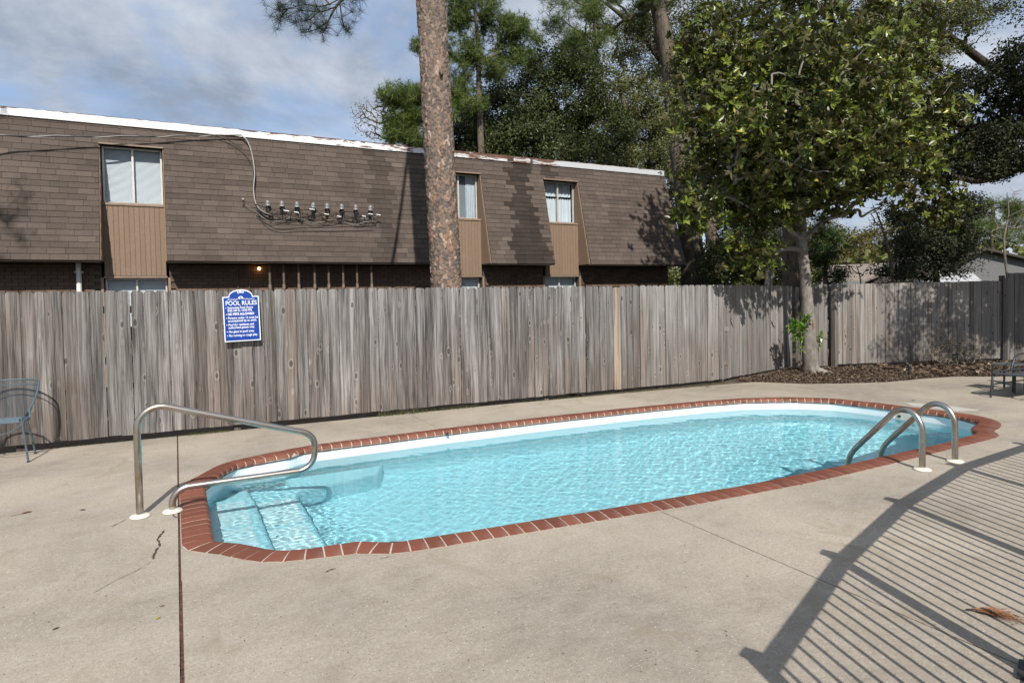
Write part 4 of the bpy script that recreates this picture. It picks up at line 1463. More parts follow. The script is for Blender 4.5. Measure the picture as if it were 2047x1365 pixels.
def needle_cloud(pos, K, length, width, mat, name, parent, bias=None):
    n = len(pos)
    d = rng.normal(size=(n, K, 3)); d /= np.linalg.norm(d, axis=2)[:, :, None]
    if bias is not None: d += bias[:, None, :]
    else: d[:, :, 2] += .25
    d /= np.linalg.norm(d, axis=2)[:, :, None]
    L = (length * rng.uniform(.7, 1.15, (n, K)))[..., None]
    s = np.cross(d, rng.normal(size=(n, K, 3))); s /= np.linalg.norm(s, axis=2)[:, :, None] + 1e-9
    p = pos[:, None, :] + d * .01
    V = np.stack([p - s * width * .5, p + s * width * .5, p + d * L], 2).reshape(-1, 3)
    i = np.arange(n * K) * 3
    Fq = np.stack([i, i + 1, i + 2], 1)
    tn = np.repeat(np.clip(np.repeat(rng.uniform(0, 1, n), K) + rng.normal(0, .1, n * K), 0, 1), 3)
    return link(name, npmesh(name, V, Fq, mat, tn), parent)


def clumps_in(blobs):
    out = []
    for (c, r, n) in blobs:
        c = np.array(c, float); r = np.array(r if hasattr(r, '__len__') else (r, r, r), float)
        d = rng.normal(size=(n, 3)); d /= np.linalg.norm(d, axis=1)[:, None]
        q = rng.uniform(.25, 1, n) ** .55
        out.append(c + d * q[:, None] * r)
    return np.concatenate(out)


def branch_mesh(nodes_trunk, clumps, r_tip, r_max, mat, parent, name='branch', wob=.12, seg=4, exp=.5):
    """join clumps to the trunk: each clump attaches to the nearest node already in the tree"""
    T = [np.array(p[:3], float) for p in nodes_trunk]
    par = [-1] * len(T)
    C = [c for c in clumps]
    A = np.array(T)
    order = np.argsort([np.min(np.linalg.norm(A - c, axis=1)) for c in C])
    for i in order:
        c = C[i]
        A_ = np.array(T)
        dd = np.linalg.norm(A_ - c, axis=1) + np.maximum(0, A_[:, 2] - c[2]) * .8
        j = int(np.argmin(dd))
        T.append(c); par.append(j)
    n = len(T); w = np.zeros(n)
    for i in range(n - 1, len(nodes_trunk) - 1, -1):
        w[i] += 1
        if par[i] >= 0: w[par[i]] += w[i]
    mb = MB()
    for i in range(len(nodes_trunk), n):
        a, c = Vector(T[par[i]]), Vector(T[i])
        L = (c - a).length
        if L < 1e-3: continue
        r1 = min(r_tip * w[i] ** exp, r_max)
        r0 = min(r1 * 1.25 + r_tip * .3, r_max) if par[i] < len(nodes_trunk) else min(r_tip * (w[par[i]] ** exp), r1 * 1.35)
        pts = []
        for k in range(seg + 1):
            t = k / seg
            p = a.lerp(c, t)
            if 0 < k < seg: p += Vector((random.gauss(0, 1), random.gauss(0, 1), random.gauss(0, 1) - .3)) * wob * L * .35
            pts.append(p)
        mb.tube(pts, [r0 + (r1 - r0) * k / seg for k in range(seg + 1)], 5, False)
    return mb.build('branches', mat, parent, True, kind='stuff')


def local(P, root):
    return np.asarray(P, float) - np.array(root.location)


def cluster_leaves(clumps, per, rad, flat=.7):
    n = len(clumps)
    per_i = rng.integers(int(per * .5), int(per * 1.5) + 1, n)
    idx = np.repeat(np.arange(n), per_i)
    r = rad * rng.uniform(.6, 1.3, n)[idx][:, None]
    off = np.clip(rng.normal(size=(len(idx), 3)), -1.5, 1.5) * .48
    off[:, 2] *= flat
    return clumps[idx] + off * r, idx


def tree(name, label, cat, base, trunk, blobs, leafmat, size, aspect, per, rad, barkm, r_tip=.012, r_max=.12, up=.5, group=None, conifer=False, needle=(9, .2, .016), bstride=1, smooth_trunk=True):
    root = empty(name, label, cat, base, group)
    tr = [local(p[:3], root) for p in trunk]
    rr = [p[3] for p in trunk]
    pts = catmull(tr, 6)
    rs = np.interp(np.linspace(0, len(rr) - 1, len(pts)), range(len(rr)), rr)
    rs = [r * random.uniform(.94, 1.06) for r in rs]
    MB().tube(pts, rs, 14).build('trunk', barkm, root, smooth_trunk)
    C = local(clumps_in(blobs), root)
    if len(C):
        sub = C[::bstride]
        branch_mesh([tuple(p) for p in pts[len(pts) // 3:]], sub, r_tip, r_max, barkm, root)
        if conifer: needle_cloud(cluster_leaves(C, per, rad)[0], needle[0], needle[1], needle[2], leafmat, 'crown', root)
        else:
            L, idx = cluster_leaves(C, per, rad)
            cen = C.mean(0); o_ = L - cen; o_ /= np.linalg.norm(o_, axis=1)[:, None] + 1e-6
            tn = np.clip(rng.uniform(0, .75, len(C))[idx] * .6 + rng.uniform(0, .55, len(L)), 0, 1)
            leaf_cloud(L, size, aspect, leafmat, 'crown', root, up=up, tones=tn, outward=o_)
    return root


def px(px_, py_, Y):
    p = at(px_, py_, Y); return (p.x, p.y, p.z)


def blob(px_, py_, Y, rpx, rpy=None, n=40, ry=None):
    """ellipsoid whose centre stands at depth Y; radii given in photograph pixels at that distance"""
    p = at(px_, py_, Y)
    Z = (p - CAM).dot(_f)
    rx = rpx * Z / F; rz = (rpy or rpx) * Z / F
    return ((p.x, p.y, p.z), (rx, ry or rx, rz), n)


# ------------------------------------------------------------------ foreground pine: plated bark as real relief
def pine_trunk():
    root = empty('pine_tree', 'tall bare pine trunk with orange-grey plated bark behind the wooden fence', 'tree', (4.26, 10.5, 0))
    NA, NZ, HT = 110, 900, 13.0
    cw, chh = .052, .085
    za = np.linspace(-.1, HT, NZ); ta = np.arange(NA) / NA * 2 * PI
    Rb = .262 - .0035 * za + .05 * np.exp(-np.maximum(za, 0) / .35)
    nu = int(round(2 * PI * .25 / cw)); nz = int(HT / chh) + 4
    jit = rng.uniform(-.48, .48, (nu, nz, 2)); val = rng.uniform(0, 1, (nu, nz))
    U = (ta / (2 * PI) * nu)[None, :] + 0 * za[:, None]
    Wv = (za / chh + 1)[:, None] + 0 * ta[None, :]
    U = U + .35 * np.sin(Wv * .9 + 2 * np.sin(Wv * .23)); Wv = Wv + .25 * np.sin(U * 2.1)
    iu, iw = np.floor(U).astype(int), np.floor(Wv).astype(int)
    d1 = np.full(U.shape, 9.); d2 = np.full(U.shape, 9.); vv = np.zeros(U.shape)
    for a in (-1, 0, 1):
        for c in (-1, 0, 1):
            ku, kw = (iu + a) % nu, np.clip(iw + c, 0, nz - 1)
            dx = U - (iu + a + .5 + jit[ku, kw, 0]); dz = Wv - (iw + c + .5 + jit[ku, kw, 1])
            d = np.sqrt(dx * dx + dz * dz)
            m = d < d1
            d2 = np.where(m, d1, np.minimum(d2, d)); vv = np.where(m, val[ku, kw], vv); d1 = np.where(m, d, d1)
    edge = np.clip((d2 - d1) / .16, 0, 1)
    rad = Rb[:, None] + edge * .017 + (vv - .5) * .018 + rng.normal(0, .0012, U.shape)
    # lean measured from the picture
    cx = 4.26 - .034 * (za - 1.93) - 4.26
    cx = cx + 4.26 - 4.0 - .26 + .0
    X = cx[:, None] + rad * np.cos(ta)[None, :]
    Yy = rad * np.sin(ta)[None, :]
    Z = za[:, None] + 0 * U
    V = np.stack([X, Yy, Z], 2).reshape(-1, 3)
    k, j = np.meshgrid(np.arange(NZ - 1), np.arange(NA), indexing='ij')
    q = (j + 1) % NA
    Fq = np.stack([k * NA + j, k * NA + q, (k + 1) * NA + q, (k + 1) * NA + j], 2).reshape(-1, 4)
    m, b, p, o = matl('plated_pine_bark')
    t = b.n('ShaderNodeAttribute', attribute_name='tone').outputs['Fac']; e = b.n('ShaderNodeAttribute', attribute_name='edge').outputs['Fac']
    co = b.n('ShaderNodeTexCoord').outputs['Object']
    fine = b.noise(b.scale(co, (1, 1, .6)), 45, 5, .7); lg = b.noise(co, 3.0, 4, .6)
    c = b.ramp(b.math('ADD', b.math('MULTIPLY', t, .7), b.math('MULTIPLY', fine, .42)), [(.18, (.075, .062, .056)), (.42, (.155, .13, .115)), (.62, (.225, .145, .105)), (.80, (.31, .17, .105)), (.93, (.52, .46, .41))])
    c = b.mix(b.maprange(fine, .58, .68, 0, .5), c, (.55, .50, .46))
    zs = b.n('ShaderNodeSeparateXYZ'); b.set(zs.inputs[0], co)
    gm_ = b.math('ADD', b.maprange(lg, .36, .60, .15, .95), b.maprange(zs.outputs[2], 2.5, 6.5, -.15, .25), clamp=True)
    c = b.mix(b.math('MULTIPLY', gm_, .85), c, b.mix(b.math('ADD', b.math('MULTIPLY', t, .6), b.math('MULTIPLY', fine, .4)), (.088, .070, .060), (.30, .235, .195)))
    c = b.mix(b.maprange(e, 0, .8, .85, 0), c, (.055, .042, .036))
    b.set(p.inputs['Base Color'], c); p.inputs['Roughness'].default_value = .88; p.inputs['Specular IOR Level'].default_value = .25
    b.set(p.inputs['Normal'], b.bump(fine, .9, .012))
    link('trunk', npmesh('trunk', V, Fq, m, {'tone': vv.ravel(), 'edge': edge.ravel()}, True), root)
    # broken branch stub
    MB().tube([(-.10, -.22, 5.55), (-.13, -.29, 5.58), (-.13, -.31, 5.53)], [.04, .035, .02], 8).build('branch_stub', M['bark'], root, True)
    # bough that hangs into the upper left of the view, and upper crown
    tips = []
    mains = []
    p0 = Vector((-.38, 0, 11.6))
    bd = [at(760, -60, 10.2), at(700, -14, 10.0), at(672, 14, 9.9), at(655, 45, 9.85)]
    tb_ = [Vector(root.location)] * 0
    P = catmull([p0] + [q - Vector(root.location) for q in bd], 6)
    mains.append((P, .045, .012))
    subs = [[(700, -14), (650, 12), (610, 10), (575, 18), (555, 22)], [(672, 14), (640, 24), (600, 22), (575, 35)], [(655, 45), (630, 60), (605, 66)], [(680, 10), (684, 40), (690, 58), (700, 68)], [(640, 20), (618, 40), (590, 45)], [(655, 42), (650, 60), (640, 68)], [(610, 10), (590, -8), (565, -12)], [(660, 10), (640, -8), (610, -12), (590, -14)],
            [(575, 18), (562, 34), (560, 46)], [(700, -14), (720, -6), (700, 6)]]
    mb = MB()
    for (P, a, c) in mains: mb.tube(P, [a + (c - a) * i / (len(P) - 1) for i in range(len(P))], 7)
    for sb in subs:
        Yd = 9.9
        Q_ = catmull([at(x, y, Yd + random.uniform(-.25, .25)) - Vector(root.location) for x, y in sb], 5)
        mb.tube(Q_, [.012 - .008 * i / (len(Q_) - 1) for i in range(len(Q_))], 5)
        tips += [tuple(q) for q in Q_[len(Q_) // 4::2]]
        tips.append(tuple(Q_[-1]))
        for q in Q_[::4]:
            e_ = q + Vector((random.gauss(0, .1), random.gauss(0, .1), random.gauss(-.05, .07)))
            mb.tube([q, e_], .004, 4); tips.append(tuple(e_))
    mb.build('bough', M['barkdark'], root, True)
    T = np.array(tips); T = np.repeat(T, 2, 0) + rng.normal(0, .03, (len(T) * 2, 3))
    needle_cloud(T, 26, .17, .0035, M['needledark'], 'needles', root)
    C = clumps_in([((-.6, .4, 13.3), (2.6, 2.6, 1.2), 46)])
    branch_mesh([(-.30, 0, 10.0), (-.34, 0, 11.0), (-.40, 0, 12.2), (-.42, 0, 12.8)], C, .012, .06, M['barkdark'], root)
    needle_cloud(cluster_leaves(C, 16, .4)[0], 8, .2, .01, M['needle'], 'crown', root)


pine_trunk()

# ------------------------------------------------------------------ magnolia
mg = empty('magnolia_tree', 'glossy-leaved magnolia with pale trunk at the fence corner', 'tree', (11.95, 9.0, 0))
MO = Vector(mg.location)
tr = [px(1621, 745, 9.0), px(1618, 690, 9.0), px(1613, 600, 9.0), px(1609, 540, 9.0), px(1603, 485, 9.02), px(1603, 440, 9.1), px(1600, 390, 9.2), px(1592, 320, 9.3), px(1588, 240, 9.4), px(1600, 160, 9.4), px(1610, 60, 9.4), px(1605, -60, 9.4)]
rr = [.175, .15, .118, .108, .105, .085, .08, .07, .06, .05, .04, .02]
pts = catmull([Vector(p) - MO for p in tr], 6)
rs = np.interp(np.linspace(0, len(rr) - 1, len(pts)), range(len(rr)), rr)
MB().tube(pts, [r * random.uniform(.95, 1.05) for r in rs], 16).build('trunk', M['barkpale'], mg, True)
for (dx, dy, L) in ((.32, -.34, .4), (.5, .05, .4), (-.25, -.30, .3), (.15, -.42, .3)):
    MB().tube(catmull([Vector(tr[0]) - MO + Vector((0, 0, .10)), Vector(tr[0]) - MO + Vector((dx * .5, dy * .5, .03)), Vector(tr[0]) - MO + Vector((dx, dy, -.03))], 5), [.09 - .06 * i / 10 for i in range(11)], 8).build('root', M['barkpale'], mg, True)
q = Vector(px(1625, 655, 8.86)) - MO
MB().tube([q + Vector((0, 0, .16)), q + Vector((.005, .01, .05)), q + Vector((.012, .02, -.10)), q + Vector((.025, .03, -.20))], [.004, .018, .014, .003], 6).build('bark_wound', plain('red_bark_wound', (.13, .035, .025), .8), mg, True)
limbs = [[px(1603, 482, 9.0), px(1625, 462, 8.9), px(1650, 440, 8.8), px(1690, 428, 8.6), px(1716, 420, 8.5), px(1722, 433, 8.45), px(1745, 420, 8.4), px(1790, 400, 8.2)],
         [px(1603, 478, 9.0), px(1580, 462, 8.9), px(1560, 440, 8.7), px(1520, 425, 8.5), px(1470, 400, 8.3), px(1420, 380, 8.2)],
         [px(1603, 500, 9.0), px(1575, 497, 8.9), px(1545, 505, 8.7), px(1512, 514, 8.55)],
         [px(1690, 428, 8.6), px(1710, 405, 8.5), px(1760, 370, 8.3), px(1830, 330, 8.1)],
         [px(1602, 430, 9.1), px(1640, 400, 9.2), px(1700, 340, 9.3), px(1770, 270, 9.3), px(1850, 230, 9.2)]]
for L in limbs:
    P = catmull([Vector(p) - MO for p in L], 6)
    MB().tube(P, [.062 - .050 * i / (len(P) - 1) for i in range(len(P))], 8).build('limb', M['barkpale'], mg, True)
mb_blobs = [blob(1640, 60, 9.3, 210, 110, 150), blob(1600, 190, 9.0, 210, 110, 170), blob(1745, 230, 8.9, 150, 110, 120), blob(1480, 200, 8.9, 120, 110, 80), blob(1560, 320, 8.7, 150, 80, 95), blob(1700, 330, 8.6, 130, 75, 85),
            blob(1830, 290, 8.9, 110, 75, 70), blob(1905, 250, 8.9, 65, 45, 28), blob(1460, 330, 8.5, 90, 80, 50), blob(1420, 240, 8.6, 60, 60, 26), blob(1400, 420, 8.4, 45, 50, 20), blob(1845, 400, 8.7, 75, 55, 34), blob(1510, 420, 8.5, 80, 40, 24),
            blob(1600, 400, 8.6, 60, 28, 12), blob(1640, -100, 9.3, 190, 90, 90), blob(1440, 90, 9.3, 90, 80, 46), blob(1800, 130, 9.3, 80, 80, 36), blob(1560, 400, 8.3, 50, 30, 8), blob(1660, 405, 8.4, 40, 18, 8),
            blob(1600, 270, 7.4, 130, 90, 70), blob(1720, 250, 7.2, 110, 90, 60), blob(1480, 260, 7.6, 70, 70, 26), blob(1640, 120, 7.2, 160, 90, 70), blob(1790, 330, 7.3, 80, 50, 26), blob(1495, 505, 8.5, 55, 28, 18)]
C = local(clumps_in(mb_blobs), mg)
branch_mesh([tuple(p) for p in pts[20:]] + [tuple(Vector(p) - MO) for L in limbs for p in L[1:]], C[::2], .006, .05, M['barkpale'], mg)
# magnolia leaves grow in whorls
nC = len(C)
wh_n = rng.integers(4, 11, nC)
wc = np.repeat(C, wh_n, 0) + rng.normal(0, .17, (wh_n.sum(), 3))
whd = rng.normal(size=(len(wc), 3)); whd[:, 2] += .7; whd[:, 1] -= .4; whd /= np.linalg.norm(whd, axis=1)[:, None]
K = 9
ax = np.repeat(whd, K, 0)
rd_ = rng.normal(size=ax.shape); rd_ -= ax * np.sum(ax * rd_, 1)[:, None]; rd_ /= np.linalg.norm(rd_, axis=1)[:, None]
dirn = rd_ * rng.uniform(.6, 1.1, (len(ax), 1)) + ax * rng.uniform(.1, .9, (len(ax), 1)); dirn /= np.linalg.norm(dirn, axis=1)[:, None]
base_ = np.repeat(wc, K, 0)
side = np.cross(dirn, ax); side /= np.linalg.norm(side, axis=1)[:, None] + 1e-9
nr = np.cross(side, dirn)
Lf = rng.uniform(.09, .16, (len(ax), 1)); wf = Lf * .40
tip_ = base_ + dirn * Lf - nr * Lf * .08
mid = base_ + dirn * Lf * .5
def _lp(t_, w_, up_=0.0):
    return base_ + dirn * Lf * t_ + side * wf * w_ + nr * Lf * (up_ - .10 * t_ * t_)


V = np.stack([base_, _lp(.30, .40, .05), _lp(.68, .46, .05), _lp(1.0, 0.0), _lp(.68, -.46, .05), _lp(.30, -.40, .05), _lp(.5, 0, -.03)], 1).reshape(-1, 3)
i = np.arange(len(ax)) * 7
Fq = np.concatenate([np.stack([i + k, i + (k + 1) % 6, i + 6], 1) for k in range(6)], 0)
wt = rng.uniform(0, .8, len(wc)); tn = np.clip(np.repeat(wt, K) + rng.normal(0, .14, len(ax)), 0, .92)
yel = rng.uniform(0, 1, len(ax)) > .985; tn[yel] = 1.0
link('crown', npmesh('crown', V, Fq, M['magnolia'], np.repeat(tn, 7), False), mg)

# sprouts at the magnolia's foot: each leaf a piece
lf = MB(); lf.add([(0, 0, 0), (.03, .05, .008), (.034, .09, .010), (0, .16, -.012), (-.034, .09, .010), (-.03, .05, .008), (0, .07, -.004)], [(0, 1, 6), (1, 2, 6), (2, 3, 6), (3, 4, 6), (4, 5, 6), (5, 0, 6)])
LEAFM = lf.me('leaf', M['sprout'])
m4 = LEAFM.attributes.new('tone', 'FLOAT', 'POINT'); m4.data.foreach_set('value', [.2, .5, .6, .8, .6, .5, .4])
LEAF2 = LEAFM.copy(); LEAF2.attributes['tone'].data.foreach_set('value', [.0, .2, .2, .3, .2, .2, .1])


def sprout(label, loc, stems, groups):
    root = empty('magnolia_sprout', label, 'plant', loc)
    for st in stems: MB().tube(catmull(st, 5), .007, 5).build('stem', M['twig'], root, True)
    for (c, r, n) in groups:
        for _ in range(n):
            d = Vector((random.gauss(0, 1), random.gauss(0, 1) - .5, random.gauss(0, 1) + .2)).normalized()
            p = Vector(c) + Vector((random.gauss(0, 1), random.gauss(0, .8), random.gauss(0, 1))) * r * .55
            o = link('leaf', LEAFM if random.random() < .65 else LEAF2, root)
            o.location = p
            o.rotation_euler = d.to_track_quat('Y', 'Z').to_euler()
            o.scale = (random.uniform(.75, 1.1),) * 3


sp0 = Vector(px(1597, 738, 9.0)); sp0.z = 0
def sl(x, y, Y=8.9):
    return Vector(px(x, y, Y)) - sp0
sprout('bright green leafy sprout beside the magnolia trunk', tuple(sp0), [[sl(1596, 736), sl(1594, 700), sl(1590, 672), sl(1594, 650)], [sl(1599, 736), sl(1601, 700), sl(1600, 670), sl(1612, 640)], [sl(1598, 706), sl(1604, 700), sl(1608, 692)]],
       [(sl(1592, 655), .17, 44), (sl(1608, 642), .12, 26), (sl(1598, 668), .13, 24), (sl(1583, 661), .08, 10), (sl(1602, 698), .07, 6)])
sp1 = Vector(px(1637, 735, 9.0)); sp1.z = 0
sprout('thin green sprout on the right side of the magnolia trunk', tuple(sp1), [[Vector(px(1635, 712, 8.95)) - sp1, Vector(px(1637, 690, 8.95)) - sp1, Vector(px(1637, 668, 8.95)) - sp1]],
       [(Vector(px(1638, 672, 8.93)) - sp1, .07, 8), (Vector(px(1642, 676, 8.93)) - sp1, .05, 5), (Vector(px(1636, 685, 8.93)) - sp1, .04, 4)])

# ------------------------------------------------------------------ trees beyond the fence and the building
tree('pine_tree', 'thick shaggy trunk rising behind the right end of the apartment building', 'tree', (15.9, 16.6, 0),
     [px(1389, 640, 16.6)[:3] + (.52,), px(1386, 560, 16.6) + (.44,), px(1381, 480, 16.6) + (.40,), px(1370, 380, 16.6) + (.38,), px(1352, 250, 16.6) + (.33,), px(1340, 140, 16.6) + (.29,), px(1325, 60, 16.6) + (.26,), px(1300, -60, 16.6) + (.2,), px(1290, -200, 16.6) + (.12,)],
     [blob(1240, 10, 16.6, 90, 55, 40), blob(1150, 40, 16.4, 70, 50, 26), blob(1330, -60, 16.5, 120, 70, 40), blob(1250, -90, 16.6, 140, 70, 40), blob(1180, 95, 16.4, 45, 30, 10)],
     M['needle'], .1, .3, 26, .36, M['bark'], .009, .055, conifer=True, needle=(12, .22, .010))
tree('live_oak', 'gnarled oak limb and foliage woven through the trunk behind the building corner', 'tree', (17.8, 19.5, 0),
     [px(1430, 640, 19.5) + (.3,), px(1425, 500, 19.5) + (.27,), px(1405, 350, 19.5) + (.22,), px(1370, 200, 19.5) + (.18,), px(1300, 90, 19.5) + (.14,), px(1240, 30, 19.5) + (.08,), px(1200, 0, 19.5) + (.04,)],
     [blob(1400, 60, 19.5, 90, 70, 60), blob(1310, 30, 19.5, 70, 40, 30), blob(1420, 180, 19.5, 70, 60, 40), blob(1440, 300, 19.5, 60, 60, 36), blob(1350, 150, 19.2, 50, 50, 22), blob(1470, 440, 19.5, 80, 70, 55), blob(1350, 300, 19.8, 40, 60, 14), blob(1500, 20, 19.5, 80, 60, 40), blob(1345, 230, 15.4, 34, 60, 16), blob(1385, 120, 15.4, 50, 60, 26), blob(1395, 330, 15.4, 30, 60, 12), blob(1365, 400, 17.5, 36, 70, 30), blob(1290, 70, 19.5, 60, 50, 30), blob(1440, 100, 19.5, 70, 80, 40)],
     M['oak2'], .10, .5, 130, .48, M['bark'], .009, .09)
tree('live_oak', 'broad dark evergreen oak behind the middle of the roofline', 'tree', (17.5, 27, 0),
     [px(1150, 620, 27) + (.4,), px(1150, 480, 27) + (.36,), px(1140, 380, 27) + (.3,), px(1125, 280, 27) + (.2,), px(1110, 200, 27) + (.12,)],
     [blob(1010, 235, 27, 90, 80, 120), blob(1120, 190, 27, 100, 85, 140), blob(1060, 300, 26.5, 130, 60, 130), blob(1190, 265, 26.5, 90, 85, 110), blob(965, 300, 26.5, 70, 55, 60), blob(1110, 125, 27, 70, 35, 40), blob(930, 270, 27, 45, 65, 36)],
     M['oak'], .13, .5, 150, .66, M['barkdark'], .014, .16)
tree('live_oak', 'olive-green oak standing between the dark oak and the shaggy trunk', 'tree', (23, 28.5, 0),
     [px(1275, 620, 28.5) + (.36,), px(1270, 480, 28.5) + (.3,), px(1262, 350, 28.5) + (.25,), px(1250, 230, 28.5) + (.15,), px(1235, 150, 28.5) + (.08,)],
     [blob(1240, 200, 28.5, 80, 70, 90), blob(1290, 280, 28.5, 80, 70, 90), blob(1225, 320, 28.5, 60, 40, 50), blob(1315, 200, 28.5, 60, 70, 70), blob(1330, 300, 28.5, 60, 50, 60), blob(1290, 110, 28.5, 60, 50, 40), blob(1200, 90, 28.5, 60, 40, 30), blob(1180, 150, 28.5, 50, 40, 22)],
     M['oak2'], .13, .5, 120, .62, M['bark'], .014, .14)
tree('pine_tree', 'pine with airy green crown above the dark oak, right of the big trunk', 'tree', (13.2, 25, 0),
     [px(968, 640, 25) + (.2,), px(965, 400, 25) + (.17,), px(960, 250, 25) + (.14,), px(957, 150, 25) + (.11,), px(955, 80, 25) + (.09,), px(948, 10, 25) + (.06,), px(945, -40, 25) + (.03,)],
     [blob(950, 15, 25, 60, 30, 34), blob(900, 35, 25, 32, 28, 16), blob(1000, 65, 25, 50, 28, 24), blob(1045, 70, 25, 40, 26, 20), blob(920, 95, 25, 40, 26, 18), blob(985, 130, 24.6, 60, 22, 20), blob(910, 160, 24.8, 40, 40, 20), blob(1020, 110, 25, 40, 22, 16), blob(930, 200, 24.8, 45, 40, 20), blob(838, 95, 25, 12, 12, 6), blob(850, 92, 25, 18, 12, 8)],
     M['needle'], .1, .3, 30, .46, M['bark'], .011, .07, conifer=True, needle=(12, .24, .016))
tree('pine_tree', 'smaller pine with needle clusters left of the big trunk above the roof', 'tree', (10.2, 23, 0),
     [px(868, 640, 23) + (.22,), px(866, 420, 23) + (.18,), px(862, 330, 23) + (.13,), px(858, 270, 23) + (.10,), px(850, 210, 23) + (.06,), px(846, 180, 23) + (.03,)],
     [blob(800, 196, 23, 36, 18, 22), blob(838, 190, 23, 28, 20, 16), blob(800, 245, 23, 30, 20, 16), blob(830, 235, 23, 30, 22, 16), blob(795, 275, 23, 24, 14, 12), blob(840, 280, 23, 30, 22, 16), blob(880, 230, 23, 30, 50, 18)],
     M['needle'], .1, .3, 34, .40, M['bark'], .008, .05, conifer=True, needle=(12, .22, .015))
tree('live_oak', 'evergreen understory tree behind the fence left of the magnolia', 'tree', (18.6, 16, 0),
     [px(1535, 640, 15) + (.2,), px(1530, 520, 15) + (.17,), px(1520, 430, 15) + (.13,), px(1505, 350, 15) + (.08,)],
     [blob(1470, 500, 15, 65, 45, 60), blob(1540, 480, 15, 50, 50, 50), blob(1500, 420, 15, 60, 45, 45), blob(1440, 540, 15, 45, 28, 30), blob(1530, 545, 14.6, 55, 25, 34), blob(1500, 340, 15, 50, 40, 24)],
     M['oak'], .085, .5, 120, .45, M['barkdark'], .009, .09)
tree('oak_tree', 'stout pale trunk just behind the fence, left of the magnolia trunk', 'tree', (12.9, 11.4, 0),
     [px(1592, 640, 11.2) + (.30,), px(1587, 560, 11.2) + (.265,), px(1584, 500, 11.2) + (.24,), px(1580, 440, 11.2) + (.22,), px(1572, 360, 11.2) + (.18,), px(1560, 250, 11.2) + (.12,), px(1550, 150, 11.2) + (.06,)],
     [blob(1560, 120, 11.4, 80, 60, 24)], M['oak2'], .09, .5, 70, .5, M['bark'], .012, .1)
tree('oak_tree', 'slender leaning grey trunk behind the fence', 'tree', (13.6, 13, 0),
     [px(1530, 640, 13) + (.14,), px(1537, 560, 13) + (.12,), px(1546, 510, 13) + (.10,), px(1556, 470, 13) + (.08,), px(1566, 420, 13) + (.05,)],
     [blob(1560, 400, 13, 40, 40, 10)], M['oak'], .08, .5, 50, .4, M['barkpale'], .008, .05)
tree('oak_tree', 'tall oak crown at the top of the view, right of the magnolia', 'tree', (28, 16, 0),
     [px(2140, 640, 16) + (.45,), px(2110, 400, 16) + (.38,), px(2060, 200, 16) + (.26,), px(1960, 120, 16) + (.18,), px(1880, 60, 16) + (.12,), px(1820, 20, 16) + (.06,)],
     [blob(1800, 30, 16, 90, 50, 60), blob(1890, 60, 16, 80, 45, 55), blob(1840, 110, 16, 60, 45, 36), blob(1760, 90, 16, 60, 60, 36), blob(1940, 20, 16, 50, 35, 24), blob(1990, 0, 16, 60, 22, 22), blob(1830, -50, 16, 140, 50, 60), blob(1700, 20, 16, 70, 60, 36)],
     M['oak2'], .10, .5, 110, .52, M['barkdark'], .012, .12)
tree('oak_tree', 'dark oak limb and foliage reaching in from the right edge', 'tree', (19.0, 6.2, 0),
     [(19.2, 6.2, 0, .42), (19.1, 6.3, 2.0, .36), (18.8, 6.6, 3.6, .28), px(2060, 336, 7.5) + (.13,), px(2000, 350, 7.6) + (.10,), px(1950, 362, 7.8) + (.07,), px(1900, 350, 8.0) + (.04,)],
     [blob(2010, 230, 7.8, 60, 65, 46), blob(1930, 175, 8.2, 60, 38, 32), blob(2040, 140, 7.5, 40, 55, 24), blob(1960, 290, 7.8, 60, 50, 36), blob(1880, 205, 8.4, 50, 38, 20), blob(2030, 320, 7.4, 50, 30, 20), blob(1890, 330, 8.2, 55, 35, 20), blob(1960, 345, 7.8, 50, 20, 14), blob(2080, 230, 7.0, 60, 120, 40),
      ((14.6, 4.2, 5.0), (2.2, 1.4, 1.15), 85), ((17.2, 4.3, 5.2), (2.4, 1.6, 1.5), 150), ((15.6, 4.6, 4.6), (1.8, 1.1, .9), 110), ((16.6, 5.0, 3.7), (1.3, .8, .6), 50), ((17.5, 5.5, 7.0), (2.5, 2, 1.6), 60)],
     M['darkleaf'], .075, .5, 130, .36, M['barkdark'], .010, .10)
tree('pine_tree', 'pine just outside the left edge whose needle shadows fall on the left mansard', 'tree', (-6.2, 10.6, 0),
     [(-6.2, 10.6, 0, .25), (-6.2, 10.6, 4, .22), (-6.15, 10.5, 8, .18), (-6.1, 10.5, 12, .1)],
     [((-5.0, 9.6, 9.1), (.8, .8, .7), 16), ((-5.1, 9.7, 7.9), (.5, .5, .45), 8), ((-6.3, 10.5, 11), (2, 2, 1.5), 30)],
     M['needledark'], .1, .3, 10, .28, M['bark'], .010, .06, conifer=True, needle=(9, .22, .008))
tree('yaupon_tree', 'dark small-leaved evergreen over the white gable beyond the fence', 'tree', (22, 11, 0),
     [px(1880, 640, 11) + (.10,), px(1870, 540, 11) + (.08,), px(1860, 480, 11) + (.06,), px(1850, 430, 11) + (.04,)],
     [blob(1870, 440, 11, 65, 40, 75), blob(1840, 490, 11, 70, 32, 60), blob(1910, 490, 11, 50, 36, 44), blob(1850, 540, 10.9, 50, 22, 26), blob(1890, 535, 10.9, 45, 20, 12), blob(1780, 545, 11, 40, 14, 12), blob(1920, 415, 11, 45, 26, 26), blob(1790, 430, 11, 26, 22, 10)],
     M['darkleaf'], .085, .5, 90, .40, M['barkdark'], .008, .05)
